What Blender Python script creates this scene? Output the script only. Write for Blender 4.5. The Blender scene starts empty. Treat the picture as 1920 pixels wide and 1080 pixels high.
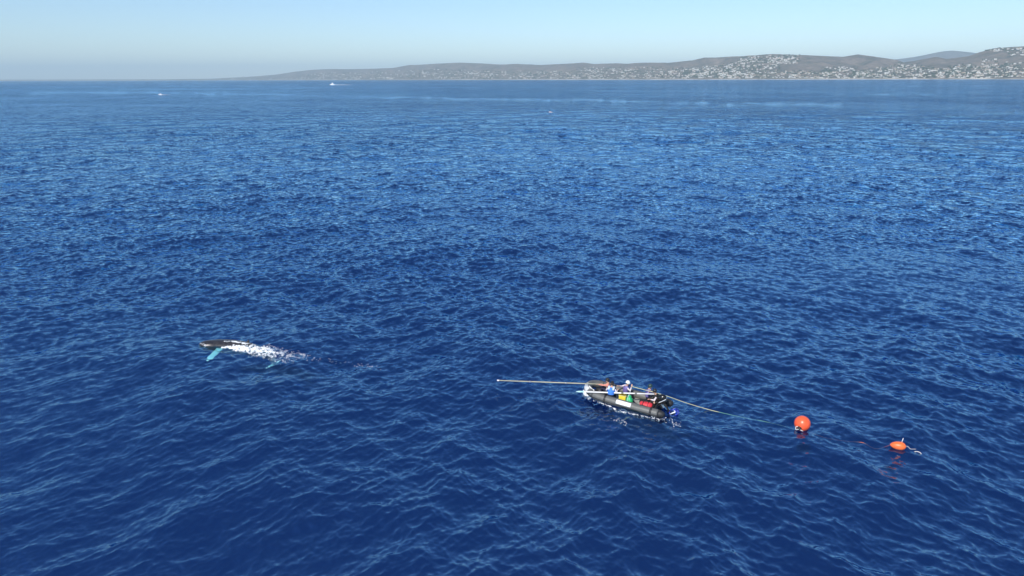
import bpy, bmesh, math, random
import numpy as np
from mathutils import Vector, Matrix

S = bpy.context.scene
COL = S.collection
R = math.radians
rng = np.random.default_rng(7)
random.seed(7)

# ------------------------------------------------------------------ camera
CAM_H, PITCH, ROLL, FOC = 18.0, R(17.05), R(0.179), 1280.0     # focal length in photo pixels (1920 wide)
F = Vector((0, math.cos(PITCH), -math.sin(PITCH)))
U0 = Vector((0, math.sin(PITCH), math.cos(PITCH)))
R0 = Vector((1, 0, 0))
RT = R0 * math.cos(ROLL) - U0 * math.sin(ROLL)
UP = U0 * math.cos(ROLL) + R0 * math.sin(ROLL)
cam = bpy.data.cameras.new('camera')
cam.sensor_width = 36.0
cam.lens = 24.0
cam.clip_start = 0.5
cam.clip_end = 200000
co = bpy.data.objects.new('camera', cam)
co.matrix_world = Matrix(((RT.x, UP.x, -F.x, 0), (RT.y, UP.y, -F.y, 0), (RT.z, UP.z, -F.z, CAM_H), (0, 0, 0, 1)))
COL.objects.link(co)
S.camera = co

# ------------------------------------------------------------------ sky, sun, exposure
SUN_EL, SUN_ROT = R(42), R(209)
w = bpy.data.worlds.new('World')
S.world = w
w.use_nodes = True
wn = w.node_tree.nodes
sky = wn.new('ShaderNodeTexSky')
sky.sky_type = 'NISHITA'
sky.sun_disc = False
sky.sun_elevation = SUN_EL
sky.sun_rotation = SUN_ROT
sky.air_density = 1.0
sky.dust_density = 0.1
sky.ozone_density = 6.0
w.node_tree.links.new(sky.outputs[0], wn['Background'].inputs[0])
wn['Background'].inputs[1].default_value = 0.138

sd = bpy.data.lights.new('sun', 'SUN')
sd.energy = 4.6
sd.angle = R(0.53)
sd.color = (1.0, 0.95, 0.87)
so = bpy.data.objects.new('sun', sd)
sdir = Vector((math.sin(SUN_ROT) * math.cos(SUN_EL), math.cos(SUN_ROT) * math.cos(SUN_EL), math.sin(SUN_EL)))
so.rotation_euler = sdir.to_track_quat('Z', 'Y').to_euler()
so.location = (0, 0, 60)
COL.objects.link(so)

S.view_settings.view_transform = 'Standard'
S.view_settings.look = 'None'
S.view_settings.exposure = 0.15
S.view_settings.gamma = 1.0
S.view_settings.use_curve_mapping = False
cy = S.cycles
cy.max_bounces = 6
cy.transparent_max_bounces = 8
cy.volume_bounces = 0
cy.use_denoising = True


# ------------------------------------------------------------------ helpers
def at(px, py, z=0.0):
    """The point at height z seen at photo pixel (px, py)."""
    d = F + RT * ((px - 960) / FOC) - UP * ((py - 540) / FOC)
    t = (z - CAM_H) / d.z
    return Vector((0, 0, CAM_H)) + d * t


def azim(px, py):
    d = F + RT * ((px - 960) / FOC) - UP * ((py - 540) / FOC)
    return math.atan2(d.x, d.y), d.z / math.hypot(d.x, d.y)       # azimuth, tan(elevation)


def mat(name, color, rough=0.6, metal=0.0, noise=0.0, scale=8.0, spec=0.5, bump=0.0, sub=0.0):
    m = bpy.data.materials.new(name)
    m.use_nodes = True
    nt = m.node_tree
    b = nt.nodes['Principled BSDF']
    b.inputs['Base Color'].default_value = (*color, 1)
    b.inputs['Roughness'].default_value = rough
    b.inputs['Metallic'].default_value = metal
    b.inputs['Specular IOR Level'].default_value = spec
    if noise or bump:
        tc = nt.nodes.new('ShaderNodeTexCoord')
        n = nt.nodes.new('ShaderNodeTexNoise')
        n.inputs['Scale'].default_value = scale
        n.inputs['Detail'].default_value = 5
        nt.links.new(tc.outputs['Object'], n.inputs['Vector'])
        if noise:
            r = nt.nodes.new('ShaderNodeValToRGB')
            r.color_ramp.elements[0].position = 0.3
            r.color_ramp.elements[1].position = 0.7
            r.color_ramp.elements[0].color = (*[c * (1 - noise) for c in color], 1)
            r.color_ramp.elements[1].color = (*[min(1, c * (1 + noise)) for c in color], 1)
            nt.links.new(n.outputs['Fac'], r.inputs[0])
            nt.links.new(r.outputs[0], b.inputs['Base Color'])
        if bump:
            bp = nt.nodes.new('ShaderNodeBump')
            bp.inputs['Strength'].default_value = bump
            bp.inputs['Distance'].default_value = 0.02
            nt.links.new(n.outputs['Fac'], bp.inputs['Height'])
            nt.links.new(bp.outputs[0], b.inputs['Normal'])
    return m


def tag(o, label=None, cat=None, group=None, kind=None):
    if label: o['label'] = label
    if cat: o['category'] = cat
    if group: o['group'] = group
    if kind: o['kind'] = kind
    return o


def empty(name, loc=(0, 0, 0)):
    o = bpy.data.objects.new(name, None)
    o.location = loc
    COL.objects.link(o)
    return o


class MB:
    """Collects simple shapes and links them as ONE mesh object."""

    def __init__(self):
        self.v, self.f, self.m = [], [], []

    def add(self, vs, fs, mi=0):
        k = len(self.v)
        self.v += [tuple(p) for p in vs]
        self.f += [tuple(i + k for i in f) for f in fs]
        self.m += [mi] * len(fs)
        return self

    def box(self, c, s, mi=0, rot=None, taper=1.0):
        vs = []
        for z in (-1, 1):
            t = taper if z > 0 else 1.0
            for x, y in ((-1, -1), (1, -1), (1, 1), (-1, 1)):
                p = Vector((x * s[0] / 2 * t, y * s[1] / 2 * t, z * s[2] / 2))
                if rot: p = rot @ p
                vs.append(p + Vector(c))
        return self.add(vs, [(3, 2, 1, 0), (4, 5, 6, 7), (0, 1, 5, 4), (1, 2, 6, 5), (2, 3, 7, 6), (3, 0, 4, 7)], mi)

    def tube(self, pts, rad, n=8, mi=0, caps=True, squash=1.0):
        pts = [Vector(p) for p in pts]
        if not hasattr(rad, '__len__'): rad = [rad] * len(pts)
        vs, fs = [], []
        prev = None
        for i, p in enumerate(pts):
            a = pts[max(i - 1, 0)]
            b = pts[min(i + 1, len(pts) - 1)]
            t = (b - a).normalized()
            if prev is None:
                ref = Vector((0, 0, 1)) if abs(t.z) < 0.9 else Vector((1, 0, 0))
                u = t.cross(ref).normalized()
            else:
                u = (prev - t * prev.dot(t)).normalized()
            prev = u
            v = t.cross(u)
            for k in range(n):
                an = 2 * math.pi * k / n
                vs.append(p + u * (rad[i] * math.cos(an)) + v * (rad[i] * squash * math.sin(an)))
        for i in range(len(pts) - 1):
            for k in range(n):
                k2 = (k + 1) % n
                fs.append((i * n + k, i * n + k2, (i + 1) * n + k2, (i + 1) * n + k))
        if caps:
            fs.append(tuple(range(n - 1, -1, -1)))
            fs.append(tuple((len(pts) - 1) * n + k for k in range(n)))
        return self.add(vs, fs, mi)

    def ball(self, c, r, n=12, m=8, mi=0, rot=None):
        if not hasattr(r, '__len__'): r = (r, r, r)
        vs, fs = [], []
        for i in range(1, m):
            ph = math.pi * i / m
            for k in range(n):
                an = 2 * math.pi * k / n
                p = Vector((r[0] * math.sin(ph) * math.cos(an), r[1] * math.sin(ph) * math.sin(an), r[2] * math.cos(ph)))
                if rot: p = rot @ p
                vs.append(p + Vector(c))
        for i in range(m - 2):
            for k in range(n):
                k2 = (k + 1) % n
                fs.append((i * n + k, (i + 1) * n + k, (i + 1) * n + k2, i * n + k2))
        top, bot = Vector((0, 0, r[2])), Vector((0, 0, -r[2]))
        if rot: top, bot = rot @ top, rot @ bot
        vs += [top + Vector(c), bot + Vector(c)]
        t, b = len(vs) - 2, len(vs) - 1
        for k in range(n):
            k2 = (k + 1) % n
            fs.append((t, k, k2))
            fs.append((b, (m - 2) * n + k2, (m - 2) * n + k))
        return self.add(vs, fs, mi)

    def mesh(self, name, mats, smooth=True):
        me = bpy.data.meshes.new(name)
        me.from_pydata(self.v, [], self.f)
        for m in (mats if isinstance(mats, (list, tuple)) else [mats]): me.materials.append(m)
        me.polygons.foreach_set('material_index', self.m)
        me.polygons.foreach_set('use_smooth', [smooth] * len(self.f))
        me.update()
        return me

    def build(self, name, mats, parent=None, smooth=True, loc=None):
        o = bpy.data.objects.new(name, self.mesh(name, mats, smooth))
        COL.objects.link(o)
        if parent: o.parent = parent
        if loc is not None: o.location = loc
        return o


def bevel(o, wd, seg=2):
    m = o.modifiers.new('bevel', 'BEVEL')
    m.width = wd
    m.segments = seg
    m.limit_method = 'ANGLE'
    return o


def spline(pts, n):
    """Catmull-Rom through pts, n samples per span."""
    P = [Vector(p) for p in pts]
    P = [P[0] * 2 - P[1]] + P + [P[-1] * 2 - P[-2]]
    out = []
    for i in range(1, len(P) - 2):
        for k in range(n):
            t = k / n
            a, b, c, d = P[i - 1], P[i], P[i + 1], P[i + 2]
            out.append(0.5 * ((2 * b) + (c - a) * t + (2 * a - 5 * b + 4 * c - d) * t * t + (3 * b - a - 3 * c + d) * t ** 3))
    out.append(P[-2])
    return out


def vnoise(x, y, seed=0):
    """Smooth value noise in numpy, -1..1."""
    xi, yi = np.floor(x).astype(np.int64), np.floor(y).astype(np.int64)
    fx, fy = x - xi, y - yi
    fx, fy = fx * fx * fx * (fx * (fx * 6 - 15) + 10), fy * fy * fy * (fy * (fy * 6 - 15) + 10)

    def h(a, b):
        k = (a * 374761393 + b * 668265263 + seed * 974634777) & 0x7fffffff
        k = ((k ^ (k >> 13)) * 1274126177) & 0x7fffffff
        return ((k ^ (k >> 16)) & 0xffff) / 32767.5 - 1
    a, b, c, d = h(xi, yi), h(xi + 1, yi), h(xi, yi + 1), h(xi + 1, yi + 1)
    return (a * (1 - fx) + b * fx) * (1 - fy) + (c * (1 - fx) + d * fx) * fy


def fbm(x, y, o=4, seed=0):
    s, a, t = 0, 1.0, 0
    for i in range(o):
        s = s + a * vnoise(x * 2 ** i + 17.3 * i, y * 2 ** i - 9.1 * i, seed + i)
        t += a
        a *= 0.5
    return s / t


# ------------------------------------------------------------------ the sea
NW = 420
WATER_IOR = 2.6
lam = np.exp(rng.uniform(math.log(0.20), math.log(34.0), NW))
lam.sort()
# two crossing wind-wave systems with long crests, some stray short waves, and a weak swell
pick = rng.random(NW)
wdir = np.where(pick < 0.42, R(43) + rng.normal(0, R(25), NW), np.where(pick < 0.80, R(137) + rng.normal(0, R(25), NW), R(90) + rng.normal(0, R(45), NW)))
wdir = np.where(rng.random(NW) < 0.18, rng.uniform(0, 2 * math.pi, NW), wdir)
wk = 2 * math.pi / lam
# slope of each component (roughly even per octave for short waves, weak swell)
oct_w = np.interp(np.log(lam), np.log([0.20, 0.5, 1.5, 4, 9, 34]), [0.85, 1.10, 1.0, 0.74, 0.52, 0.17])
sl = oct_w * 0.182 / math.sqrt(np.sum(oct_w ** 2) / 2)
wamp = sl / wk
wph = rng.uniform(0, 2 * math.pi, NW)
band = np.where(lam < 1.0, 0, np.where(lam < 5.0, 1, 2))


def gust(x, y):
    return 1.0 + 0.42 * fbm(x / 38.0, y / 30.0, 3, 31) + 0.22 * vnoise(x / 170.0, y / 120.0, 77)


def wave_z(x, y):
    """Water height at a point."""
    x0, y0 = np.array([float(x)]), np.array([float(y)])
    ph = wk * (x * np.cos(wdir) + y * np.sin(wdir)) + wph
    return float(np.sum(wamp * np.cos(ph)) * gust(x0, y0)[0])


# slicks: smooth glassy bands lying on the far water, (photo points read once) -> world polylines
SLICKS = [([(0, 174), (150, 174), (290, 173), (420, 176), (540, 179), (640, 182), (760, 183)], 1.2, 0.75),
          ([(640, 182), (780, 184), (900, 186), (1060, 188), (1200, 190)], 1.3, 0.9),
          ([(950, 187), (1140, 189), (1280, 192), (1420, 196), (1520, 197), (1620, 195)], 2.2, 1.0),
          ([(1540, 176), (1700, 178), (1830, 180)], 1.0, 0.8),
          ([(1780, 214), (1860, 213), (1960, 214)], 1.4, 0.6),
          ([(-40, 196), (120, 196), (230, 196)], 1.2, 0.5),
          ([(0, 229), (150, 229), (330, 230), (460, 228)], 1.4, 0.45),
          ([(1450, 240), (1600, 239), (1760, 240)], 1.8, 0.4),
          ([(200, 166), (420, 168), (600, 166)], 0.9, 0.4)]


def build_sea():
    NR, NA = 1080, 1100
    th = np.linspace(R(43.5), 0.0, NR + 1)[:-1]
    r = CAM_H / np.tan(th)
    r = r[r < 30000]
    r = np.append(r, [42000.0])
    NRr = len(r)
    az = np.linspace(R(-46), R(46), NA)
    X = (r[:, None] * np.sin(az)[None, :]).astype(np.float32)
    Y = (r[:, None] * np.cos(az)[None, :]).astype(np.float32)
    dth = R(43.5) / NR
    spc = np.maximum(dth * (r * r + CAM_H ** 2) / CAM_H, r * (az[1] - az[0]))
    G = gust(X.astype(np.float64), Y.astype(np.float64)).astype(np.float32)
    Z = np.zeros_like(X)
    DX = np.zeros_like(X)
    DY = np.zeros_like(X)
    lost = np.zeros((NRr, 3))
    for i in range(NW):
        wt = np.clip((lam[i] / spc - 2.2) / 2.0, 0, 1)
        lost[:, band[i]] += sl[i] ** 2 / 2 * (1 - wt ** 2)
        n = int(np.count_nonzero(wt > 0))
        if n == 0: continue
        cx, cy_ = math.cos(wdir[i]), math.sin(wdir[i])
        p = np.float32(wk[i] * cx) * X[:n] + np.float32(wk[i] * cy_) * Y[:n] + np.float32(wph[i])
        a = (wamp[i] * wt[:n]).astype(np.float32)[:, None]
        Z[:n] += a * np.cos(p)
        s = a * np.sin(p)
        DX[:n] -= np.float32(cx) * s
        DY[:n] -= np.float32(cy_) * s
    Z *= G
    DX *= G * 0.75
    DY *= G * 0.75
    lost = np.sqrt(lost)
    # slick mask
    sm = np.zeros_like(X)
    el = np.arctan2(CAM_H, r)
    for pts, wpx, amt in SLICKS:
        ws = [at(a, b) for a, b in pts]
        aa = np.array([math.atan2(p.x, p.y) for p in ws])
        rr = np.array([math.hypot(p.x, p.y) for p in ws])
        order = np.argsort(aa)
        rc = np.interp(az, aa[order], rr[order])
        end = np.clip(np.minimum((az - aa.min()) / 0.04, (aa.max() - az) / 0.04), 0, 1)
        # width in metres across the band
        wm = 1.4 * wpx / 1432.0 * rc * rc / CAM_H
        wob = 1 + 0.7 * vnoise(az * 60, az * 0 + 3.3, 5) + 0.5 * vnoise(az * 240, az * 0 + 1.3, 9)
        rc2 = rc + wm * 0.8 * vnoise(az * 40, az * 0 + 8.8, 11)
        d = (r[:, None] - rc2[None, :]) / (wm * np.maximum(wob, 0.25))[None, :]
        sm = np.maximum(sm, np.exp(-d * d) * end[None, :] * amt * np.clip(0.75 + 0.6 * vnoise(az * 120, az * 0 + 2.2, 13), 0.1, 1)[None, :])
    # broad calmer lanes far out
    lane = np.clip(fbm(X.astype(np.float64) / 900.0, Y.astype(np.float64) / 260.0, 3, 55), 0, 1) * np.clip((r - 300) / 600, 0, 1)[:, None]
    sm = np.maximum(sm, lane * 0.3)
    att = np.empty((NRr, NA, 3), np.float32)
    for b in range(3):
        att[:, :, b] = (lost[:, b][:, None] * G) * (1 - 0.95 * sm)
    V = np.stack([X + DX, Y + DY, Z], -1).reshape(-1, 3)
    idx = np.arange(NRr * NA).reshape(NRr, NA)
    q = np.stack([idx[:-1, :-1], idx[:-1, 1:], idx[1:, 1:], idx[1:, :-1]], -1).reshape(-1, 4)
    # the rest of the disc: behind and beside the camera, and under it
    r2 = np.array([0.5, 5, 10, r[0]] + list(np.geomspace(30, 42000, 40)))
    a2 = np.linspace(R(46), R(314), 90)
    X2, Y2 = r2[:, None] * np.sin(a2), r2[:, None] * np.cos(a2)
    k = len(V)
    V2 = np.stack([X2, Y2, np.zeros_like(X2)], -1).reshape(-1, 3)
    i2 = np.arange(len(r2) * 90).reshape(len(r2), 90) + k
    q2 = np.stack([i2[:-1, :-1], i2[:-1, 1:], i2[1:, 1:], i2[1:, :-1]], -1).reshape(-1, 4)
    r3 = np.array([0.5, 6, 12, r[0]])
    a3 = np.linspace(R(-46), R(46), 60)
    V3 = np.stack([r3[:, None] * np.sin(a3), r3[:, None] * np.cos(a3), np.zeros((4, 60))], -1).reshape(-1, 3)
    i3 = np.arange(240).reshape(4, 60) + k + len(V2)
    q3 = np.stack([i3[:-1, :-1], i3[:-1, 1:], i3[1:, 1:], i3[1:, :-1]], -1).reshape(-1, 4)
    A = np.concatenate([att.reshape(-1, 3), np.full((len(V2) + len(V3), 3), 0.09, np.float32)])
    V = np.concatenate([V, V2, V3]).astype(np.float32)
    Q = np.concatenate([q, q2, q3]).astype(np.int32)
    me = bpy.data.meshes.new('sea')
    me.vertices.add(len(V))
    me.vertices.foreach_set('co', V.ravel())
    me.loops.add(Q.size)
    me.loops.foreach_set('vertex_index', np.ascontiguousarray(Q).ravel())
    me.polygons.add(len(Q))
    me.polygons.foreach_set('loop_start', np.arange(0, Q.size, 4, dtype=np.int32))
    me.polygons.foreach_set('use_smooth', np.ones(len(Q), bool))
    me.update(calc_edges=True)
    at_ = me.attributes.new('ripple', 'FLOAT_VECTOR', 'POINT')
    at_.data.foreach_set('vector', A.astype(np.float32).ravel())
    o = bpy.data.objects.new('sea', me)
    COL.objects.link(o)
    o['kind'] = 'structure'

    m = bpy.data.materials.new('sea_water')
    m.use_nodes = True
    nt = m.node_tree
    nt.nodes.clear()
    L = nt.links.new
    N = nt.nodes.new
    out = N('ShaderNodeOutputMaterial')
    geo = N('ShaderNodeNewGeometry')
    atn = N('ShaderNodeAttribute')
    atn.attribute_name = 'ripple'
    sep = N('ShaderNodeSeparateXYZ')
    L(atn.outputs['Vector'], sep.inputs[0])

    def slopes(scale, detail, weight, gain):
        mp = N('ShaderNodeMapping')
        mp.inputs['Scale'].default_value = (scale, scale, scale)
        mp.inputs['Rotation'].default_value = (0, 0, 0.6)
        L(geo.outputs['Position'], mp.inputs[0])
        n = N('ShaderNodeTexNoise')
        n.inputs['Scale'].default_value = 1
        n.inputs['Detail'].default_value = detail
        n.inputs['Roughness'].default_value = 0.6
        L(mp.outputs[0], n.inputs['Vector'])
        s = N('ShaderNodeVectorMath'); s.operation = 'SUBTRACT'
        s.inputs[1].default_value = (0.5, 0.5, 0.5)
        L(n.outputs['Color'], s.inputs[0])
        g = N('ShaderNodeMath'); g.operation = 'MULTIPLY_ADD'
        g.inputs[1].default_value = gain
        g.inputs[2].default_value = 0.0
        if weight is None:
            g.inputs[0].default_value = 0.035
        else:
            L(weight, g.inputs[0])
        v = N('ShaderNodeVectorMath'); v.operation = 'SCALE'
        L(s.outputs[0], v.inputs[0])
        L(g.outputs[0], v.inputs['Scale'])
        return v.outputs[0]

    parts = [slopes(7.0, 2, None, 7.0), slopes(1.9, 1, sep.outputs[0], 8.0),
             slopes(0.55, 1, sep.outputs[1], 8.0), slopes(0.16, 1, sep.outputs[2], 8.0)]
    acc = parts[0]
    for p in parts[1:]:
        a = N('ShaderNodeVectorMath'); a.operation = 'ADD'
        L(acc, a.inputs[0]); L(p, a.inputs[1])
        acc = a.outputs[0]
    fl = N('ShaderNodeVectorMath'); fl.operation = 'MULTIPLY'
    fl.inputs[1].default_value = (1, 1, 0)
    L(acc, fl.inputs[0])
    ad = N('ShaderNodeVectorMath'); ad.operation = 'ADD'
    L(geo.outputs['Normal'], ad.inputs[0]); L(fl.outputs[0], ad.inputs[1])
    nm = N('ShaderNodeVectorMath'); nm.operation = 'NORMALIZE'
    L(ad.outputs[0], nm.inputs[0])
    NRM = nm.outputs[0]
    fr = N('ShaderNodeFresnel')
    iv = N('ShaderNodeMapRange')                       # same reflectance from above and below: no total reflection in the thin sheet
    iv.inputs['To Min'].default_value = WATER_IOR
    iv.inputs['To Max'].default_value = 1.0 / WATER_IOR
    L(geo.outputs['Backfacing'], iv.inputs['Value'])
    L(iv.outputs[0], fr.inputs['IOR'])
    L(NRM, fr.inputs['Normal'])
    gl = N('ShaderNodeBsdfGlossy')
    gl.inputs['Roughness'].default_value = 0.06
    gl.inputs['Color'].default_value = (0.47, 0.74, 1.0, 1)
    L(NRM, gl.inputs['Normal'])
    df = N('ShaderNodeBsdfDiffuse')
    df.inputs['Color'].default_value = (0.001, 0.012, 0.08, 1)
    L(NRM, df.inputs['Normal'])
    tr = N('ShaderNodeBsdfTransparent')
    tr.inputs['Color'].default_value = (0.60, 1.0, 0.99, 1)
    mb = N('ShaderNodeMixShader')
    mb.inputs[0].default_value = 0.93
    L(df.outputs[0], mb.inputs[1]); L(tr.outputs[0], mb.inputs[2])
    mx = N('ShaderNodeMixShader')
    L(fr.outputs[0], mx.inputs[0]); L(mb.outputs[0], mx.inputs[1]); L(gl.outputs[0], mx.inputs[2])
    L(mx.outputs[0], out.inputs[0])
    me.materials.append(m)

    # the light-scattering depth under the surface
    d = MB()
    n = 64
    d.add([(0, 0, -3.0)] + [(43000 * math.cos(2 * math.pi * k / n), 43000 * math.sin(2 * math.pi * k / n), -3.0) for k in range(n)],
          [(0, 1 + k, 1 + (k + 1) % n) for k in range(n)])
    tag(d.build('deep_water', mat('deep_blue_water', (0.0003, 0.0095, 0.080), 1.0, spec=0.0), smooth=False), kind='structure')


build_sea()

def afloat(px, py, dz):
    p = at(px, py, 0)
    for _ in range(3):
        p = at(px, py, wave_z(p.x, p.y) + dz)
    return p


# ------------------------------------------------------------------ the coast
SKYLINE = [(-200, 149.6), (60, 149.2), (300, 148.6), (400, 147.4), (420, 146), (450, 145), (480, 143), (519, 139.6), (555, 134), (588, 130.7), (618, 129.3),
           (657, 129.7), (697, 128.7), (737, 127.5), (770, 121.6), (780, 121.7), (820, 119.3), (865, 117.3), (909, 119.3), (938, 121),
           (968, 119.7), (1014, 121.7), (1057, 119.7), (1095, 117.3), (1112, 120), (1156, 118.6), (1172, 119.5), (1200, 117.5),
           (1255, 117.5), (1298, 112.6), (1318, 108), (1338, 108), (1358, 106.6), (1397, 104.6), (1437, 101.7), (1447, 101.3),
           (1485, 102.7), (1506, 103.3), (1540, 105), (1576, 106.6), (1603, 102), (1639, 106.6), (1679, 112.6), (1690, 117.0),
           (1708, 114.6), (1750, 106.6), (1770, 110.6), (1809, 105.6), (1827, 98.7), (1853, 90.8), (1886, 88.2), (1916, 86.8),
           (1960, 84), (2050, 88), (2200, 95)]
SHORE = [(-200, 30000), (60, 28000), (400, 23500), (600, 18000), (800, 14500), (1000, 12000), (1200, 10000), (1500, 8600), (1920, 7900), (2200, 7800)]
NC, NU = 760, 64
colx = np.linspace(-200, 2200, NC)
caz = np.array([azim(x, 140)[0] for x in colx])
ctan = np.array([azim(x, y)[1] for x, y in zip(colx, np.interp(colx, [p[0] for p in SKYLINE], [p[1] for p in SKYLINE]))])
csh = np.interp(colx, [p[0] for p in SHORE], [p[1] for p in SHORE]) * (1 + 0.012 * fbm(colx / 60.0, colx * 0 + 4.0, 3, 3))
uu = np.concatenate([np.linspace(0, 1, 48), np.linspace(1.03, 1.6, 16)])
DEPTH = np.interp(colx, [0, 600, 1300, 1920], [3500, 3200, 2300, 2500])
TD = csh[None, :] + uu[:, None] * DEPTH[None, :]
Hr = ctan * (csh + DEPTH) + CAM_H
Hr = np.maximum(Hr, 6)
TX, TY = TD * np.sin(caz)[None, :], TD * np.cos(caz)[None, :]
prof = np.interp(uu, [0, 0.02, 0.06, 0.2, 0.45, 0.7, 0.9, 1.0, 1.1, 1.6], [0.0, 0.035, 0.06, 0.2, 0.46, 0.72, 0.94, 1.0, 0.93, 0.5])
nz = fbm(TX / 900, TY / 900, 4, 21)
rid = 1 - np.abs(fbm(TX / 700 + 3, TY / 1100, 4, 41)) * 2.4
amp = np.sin(np.clip(uu, 0, 1) * math.pi)[:, None] * 0.46
TZ = Hr[None, :] * (prof[:, None] + amp * (0.55 * (rid - 0.55) + 0.45 * nz))
TZ += (6 * fbm(TX / 120, TY / 120, 3, 61)) * np.clip(uu * 6, 0, 1)[:, None] * np.clip(Hr / 80, 0.1, 1)[None, :]
TZ = np.maximum(TZ, 1.0)
TZ[0] = -2.0
elev = (TZ - CAM_H) / TD
lim = ctan[None, :]
TZ = np.where(elev > lim, lim * TD + CAM_H, TZ)       # nothing in front of the ridge rises above it
TZ[0] = -2.0

land_m = bpy.data.materials.new('coastal_scrub')
land_m.use_nodes = True
nt = land_m.node_tree
b = nt.nodes['Principled BSDF']
b.inputs['Roughness'].default_value = 0.95
b.inputs['Specular IOR Level'].default_value = 0.1
geo = nt.nodes.new('ShaderNodeNewGeometry')
n1 = nt.nodes.new('ShaderNodeTexNoise'); n1.inputs['Scale'].default_value = 0.004; n1.inputs['Detail'].default_value = 8
n2 = nt.nodes.new('ShaderNodeTexNoise'); n2.inputs['Scale'].default_value = 0.02; n2.inputs['Detail'].default_value = 6
nt.links.new(geo.outputs['Position'], n1.inputs['Vector'])
nt.links.new(geo.outputs['Position'], n2.inputs['Vector'])
r1 = nt.nodes.new('ShaderNodeValToRGB')
cr = r1.color_ramp
cr.elements[0].position, cr.elements[0].color = 0.32, (0.055, 0.060, 0.045, 1)
cr.elements[1].position, cr.elements[1].color = 0.70, (0.25, 0.195, 0.155, 1)
e = cr.elements.new(0.5); e.color = (0.14, 0.115, 0.092, 1)
mxn = nt.nodes.new('ShaderNodeMath'); mxn.operation = 'MULTIPLY_ADD'; mxn.inputs[1].default_value = 0.55
mm = nt.nodes.new('ShaderNodeMath'); mm.operation = 'MULTIPLY'; mm.inputs[1].default_value = 0.45
nt.links.new(n2.outputs['Fac'], mm.inputs[0])
nt.links.new(n1.outputs['Fac'], mxn.inputs[0]); nt.links.new(mm.outputs[0], mxn.inputs[2])
nt.links.new(mxn.outputs[0], r1.inputs[0])
nt.links.new(r1.outputs[0], b.inputs['Base Color'])

tb = MB()
idx = np.arange(NC * len(uu)).reshape(len(uu), NC)
tb.add(np.stack([TX, TY, TZ], -1).reshape(-1, 3).tolist(),
       np.stack([idx[:-1, :-1], idx[:-1, 1:], idx[1:, 1:], idx[1:, :-1]], -1).reshape(-1, 4).tolist())
tag(tb.build('coastal_hills', land_m), kind='structure')

# far blue mountain behind the saddle on the right
fx = np.linspace(1600, 1980, 60)
fy = np.interp(fx, [1600, 1687, 1720, 1760, 1783, 1800, 1825, 1880, 1980], [118, 110.6, 106, 97.5, 94.7, 96, 98.7, 104, 112])
mv, MD = [], 19000.0
for k, s in enumerate((1.0, 1.06, 1.14, 1.3)):
    for x, y in zip(fx, fy):
        a, t = azim(x, y)
        top = t * MD * 1.14 + CAM_H
        mv.append((MD * s * math.sin(a), MD * s * math.cos(a), (-3, top * 0.55 + 14 * math.sin(x * 0.9), top, 60)[k]))
mb_ = MB()
i = np.arange(240).reshape(4, 60)
mb_.add(mv, np.stack([i[:-1, :-1], i[:-1, 1:], i[1:, 1:], i[1:, :-1]], -1).reshape(-1, 4).tolist())
tag(mb_.build('distant_mountain', land_m), kind='structure')

# beach and white surf along the shore
sand = mat('pale_sand', (0.52, 0.46, 0.37), 0.95, noise=0.25, scale=0.01)
foam_m = mat('white_foam', (0.86, 0.87, 0.88), 0.75, noise=0.08, scale=3.0)
bm_, sm_ = MB(), MB()
bw = np.clip(0.55 + 0.9 * fbm(colx / 40, colx * 0 + 1, 3, 8), 0.0, 1.4)
sa, ca = np.sin(caz), np.cos(caz)
bvs = []
for k, (dd, z) in enumerate(((-60, -0.6), (-20, 2.2), (30, 7.0))):
    hh = z if k == 0 else None
    zz = np.full(NC, z) if k < 1 else z * (0.25 + bw)
    bvs += np.stack([(csh + dd) * sa, (csh + dd) * ca, zz], -1).tolist()
i = np.arange(3 * NC).reshape(3, NC)
bm_.add(bvs, np.stack([i[:-1, :-1], i[:-1, 1:], i[1:, 1:], i[1:, :-1]], -1).reshape(-1, 4).tolist())
tag(bm_.build('beach', sand), kind='structure')
for k in range(NC - 1):
    if vnoise(np.array([k / 7.0]), np.array([0.5]), 91)[0] > -0.25:
        vs = []
        for kk in (k, k + 1):
            for dd, z in ((-150, 0.15), (-110, 1.3), (-62, 0.35)):
                q = csh[kk] + dd
                vs.append((q * sa[kk], q * ca[kk], z))
        sm_.add(vs, [(0, 3, 4, 1), (1, 4, 5, 2)])
tag(sm_.build('surf', foam_m), label='thin white line of surf along the far shore', kind='stuff')


# ------------------------------------------------------------------ houses on the hillsides
def on_land(px, py):
    """World point on the hills seen at a photo pixel (and its inland fraction)."""
    k = int(np.clip(np.searchsorted(colx, px), 1, NC - 1))
    t = azim(px, py)[1]
    ev = np.maximum.accumulate((TZ[:48, k] - CAM_H) / TD[:48, k])
    j = int(np.searchsorted(ev, t))
    if j >= 47: return None
    j = max(j, 2)
    return Vector((TX[j, k], TY[j, k], TZ[j, k])), TD[j, k], k


white_w = mat('white_stucco', (0.74, 0.72, 0.67), 0.9, noise=0.06, scale=0.3)
cream_w = mat('cream_stucco', (0.66, 0.60, 0.50), 0.9, noise=0.08, scale=0.3)
tan_w = mat('tan_stucco', (0.45, 0.37, 0.29), 0.9, noise=0.08, scale=0.3)
roof_t = mat('terracotta_roof', (0.30, 0.17, 0.11), 0.9, noise=0.15, scale=0.5)
roof_g = mat('grey_roof', (0.30, 0.29, 0.28), 0.9, noise=0.15, scale=0.5)
roof_w = mat('white_flat_roof', (0.74, 0.73, 0.70), 0.9, noise=0.05, scale=0.5)
glass_d = mat('dark_window', (0.03, 0.04, 0.05), 0.2)


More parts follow.
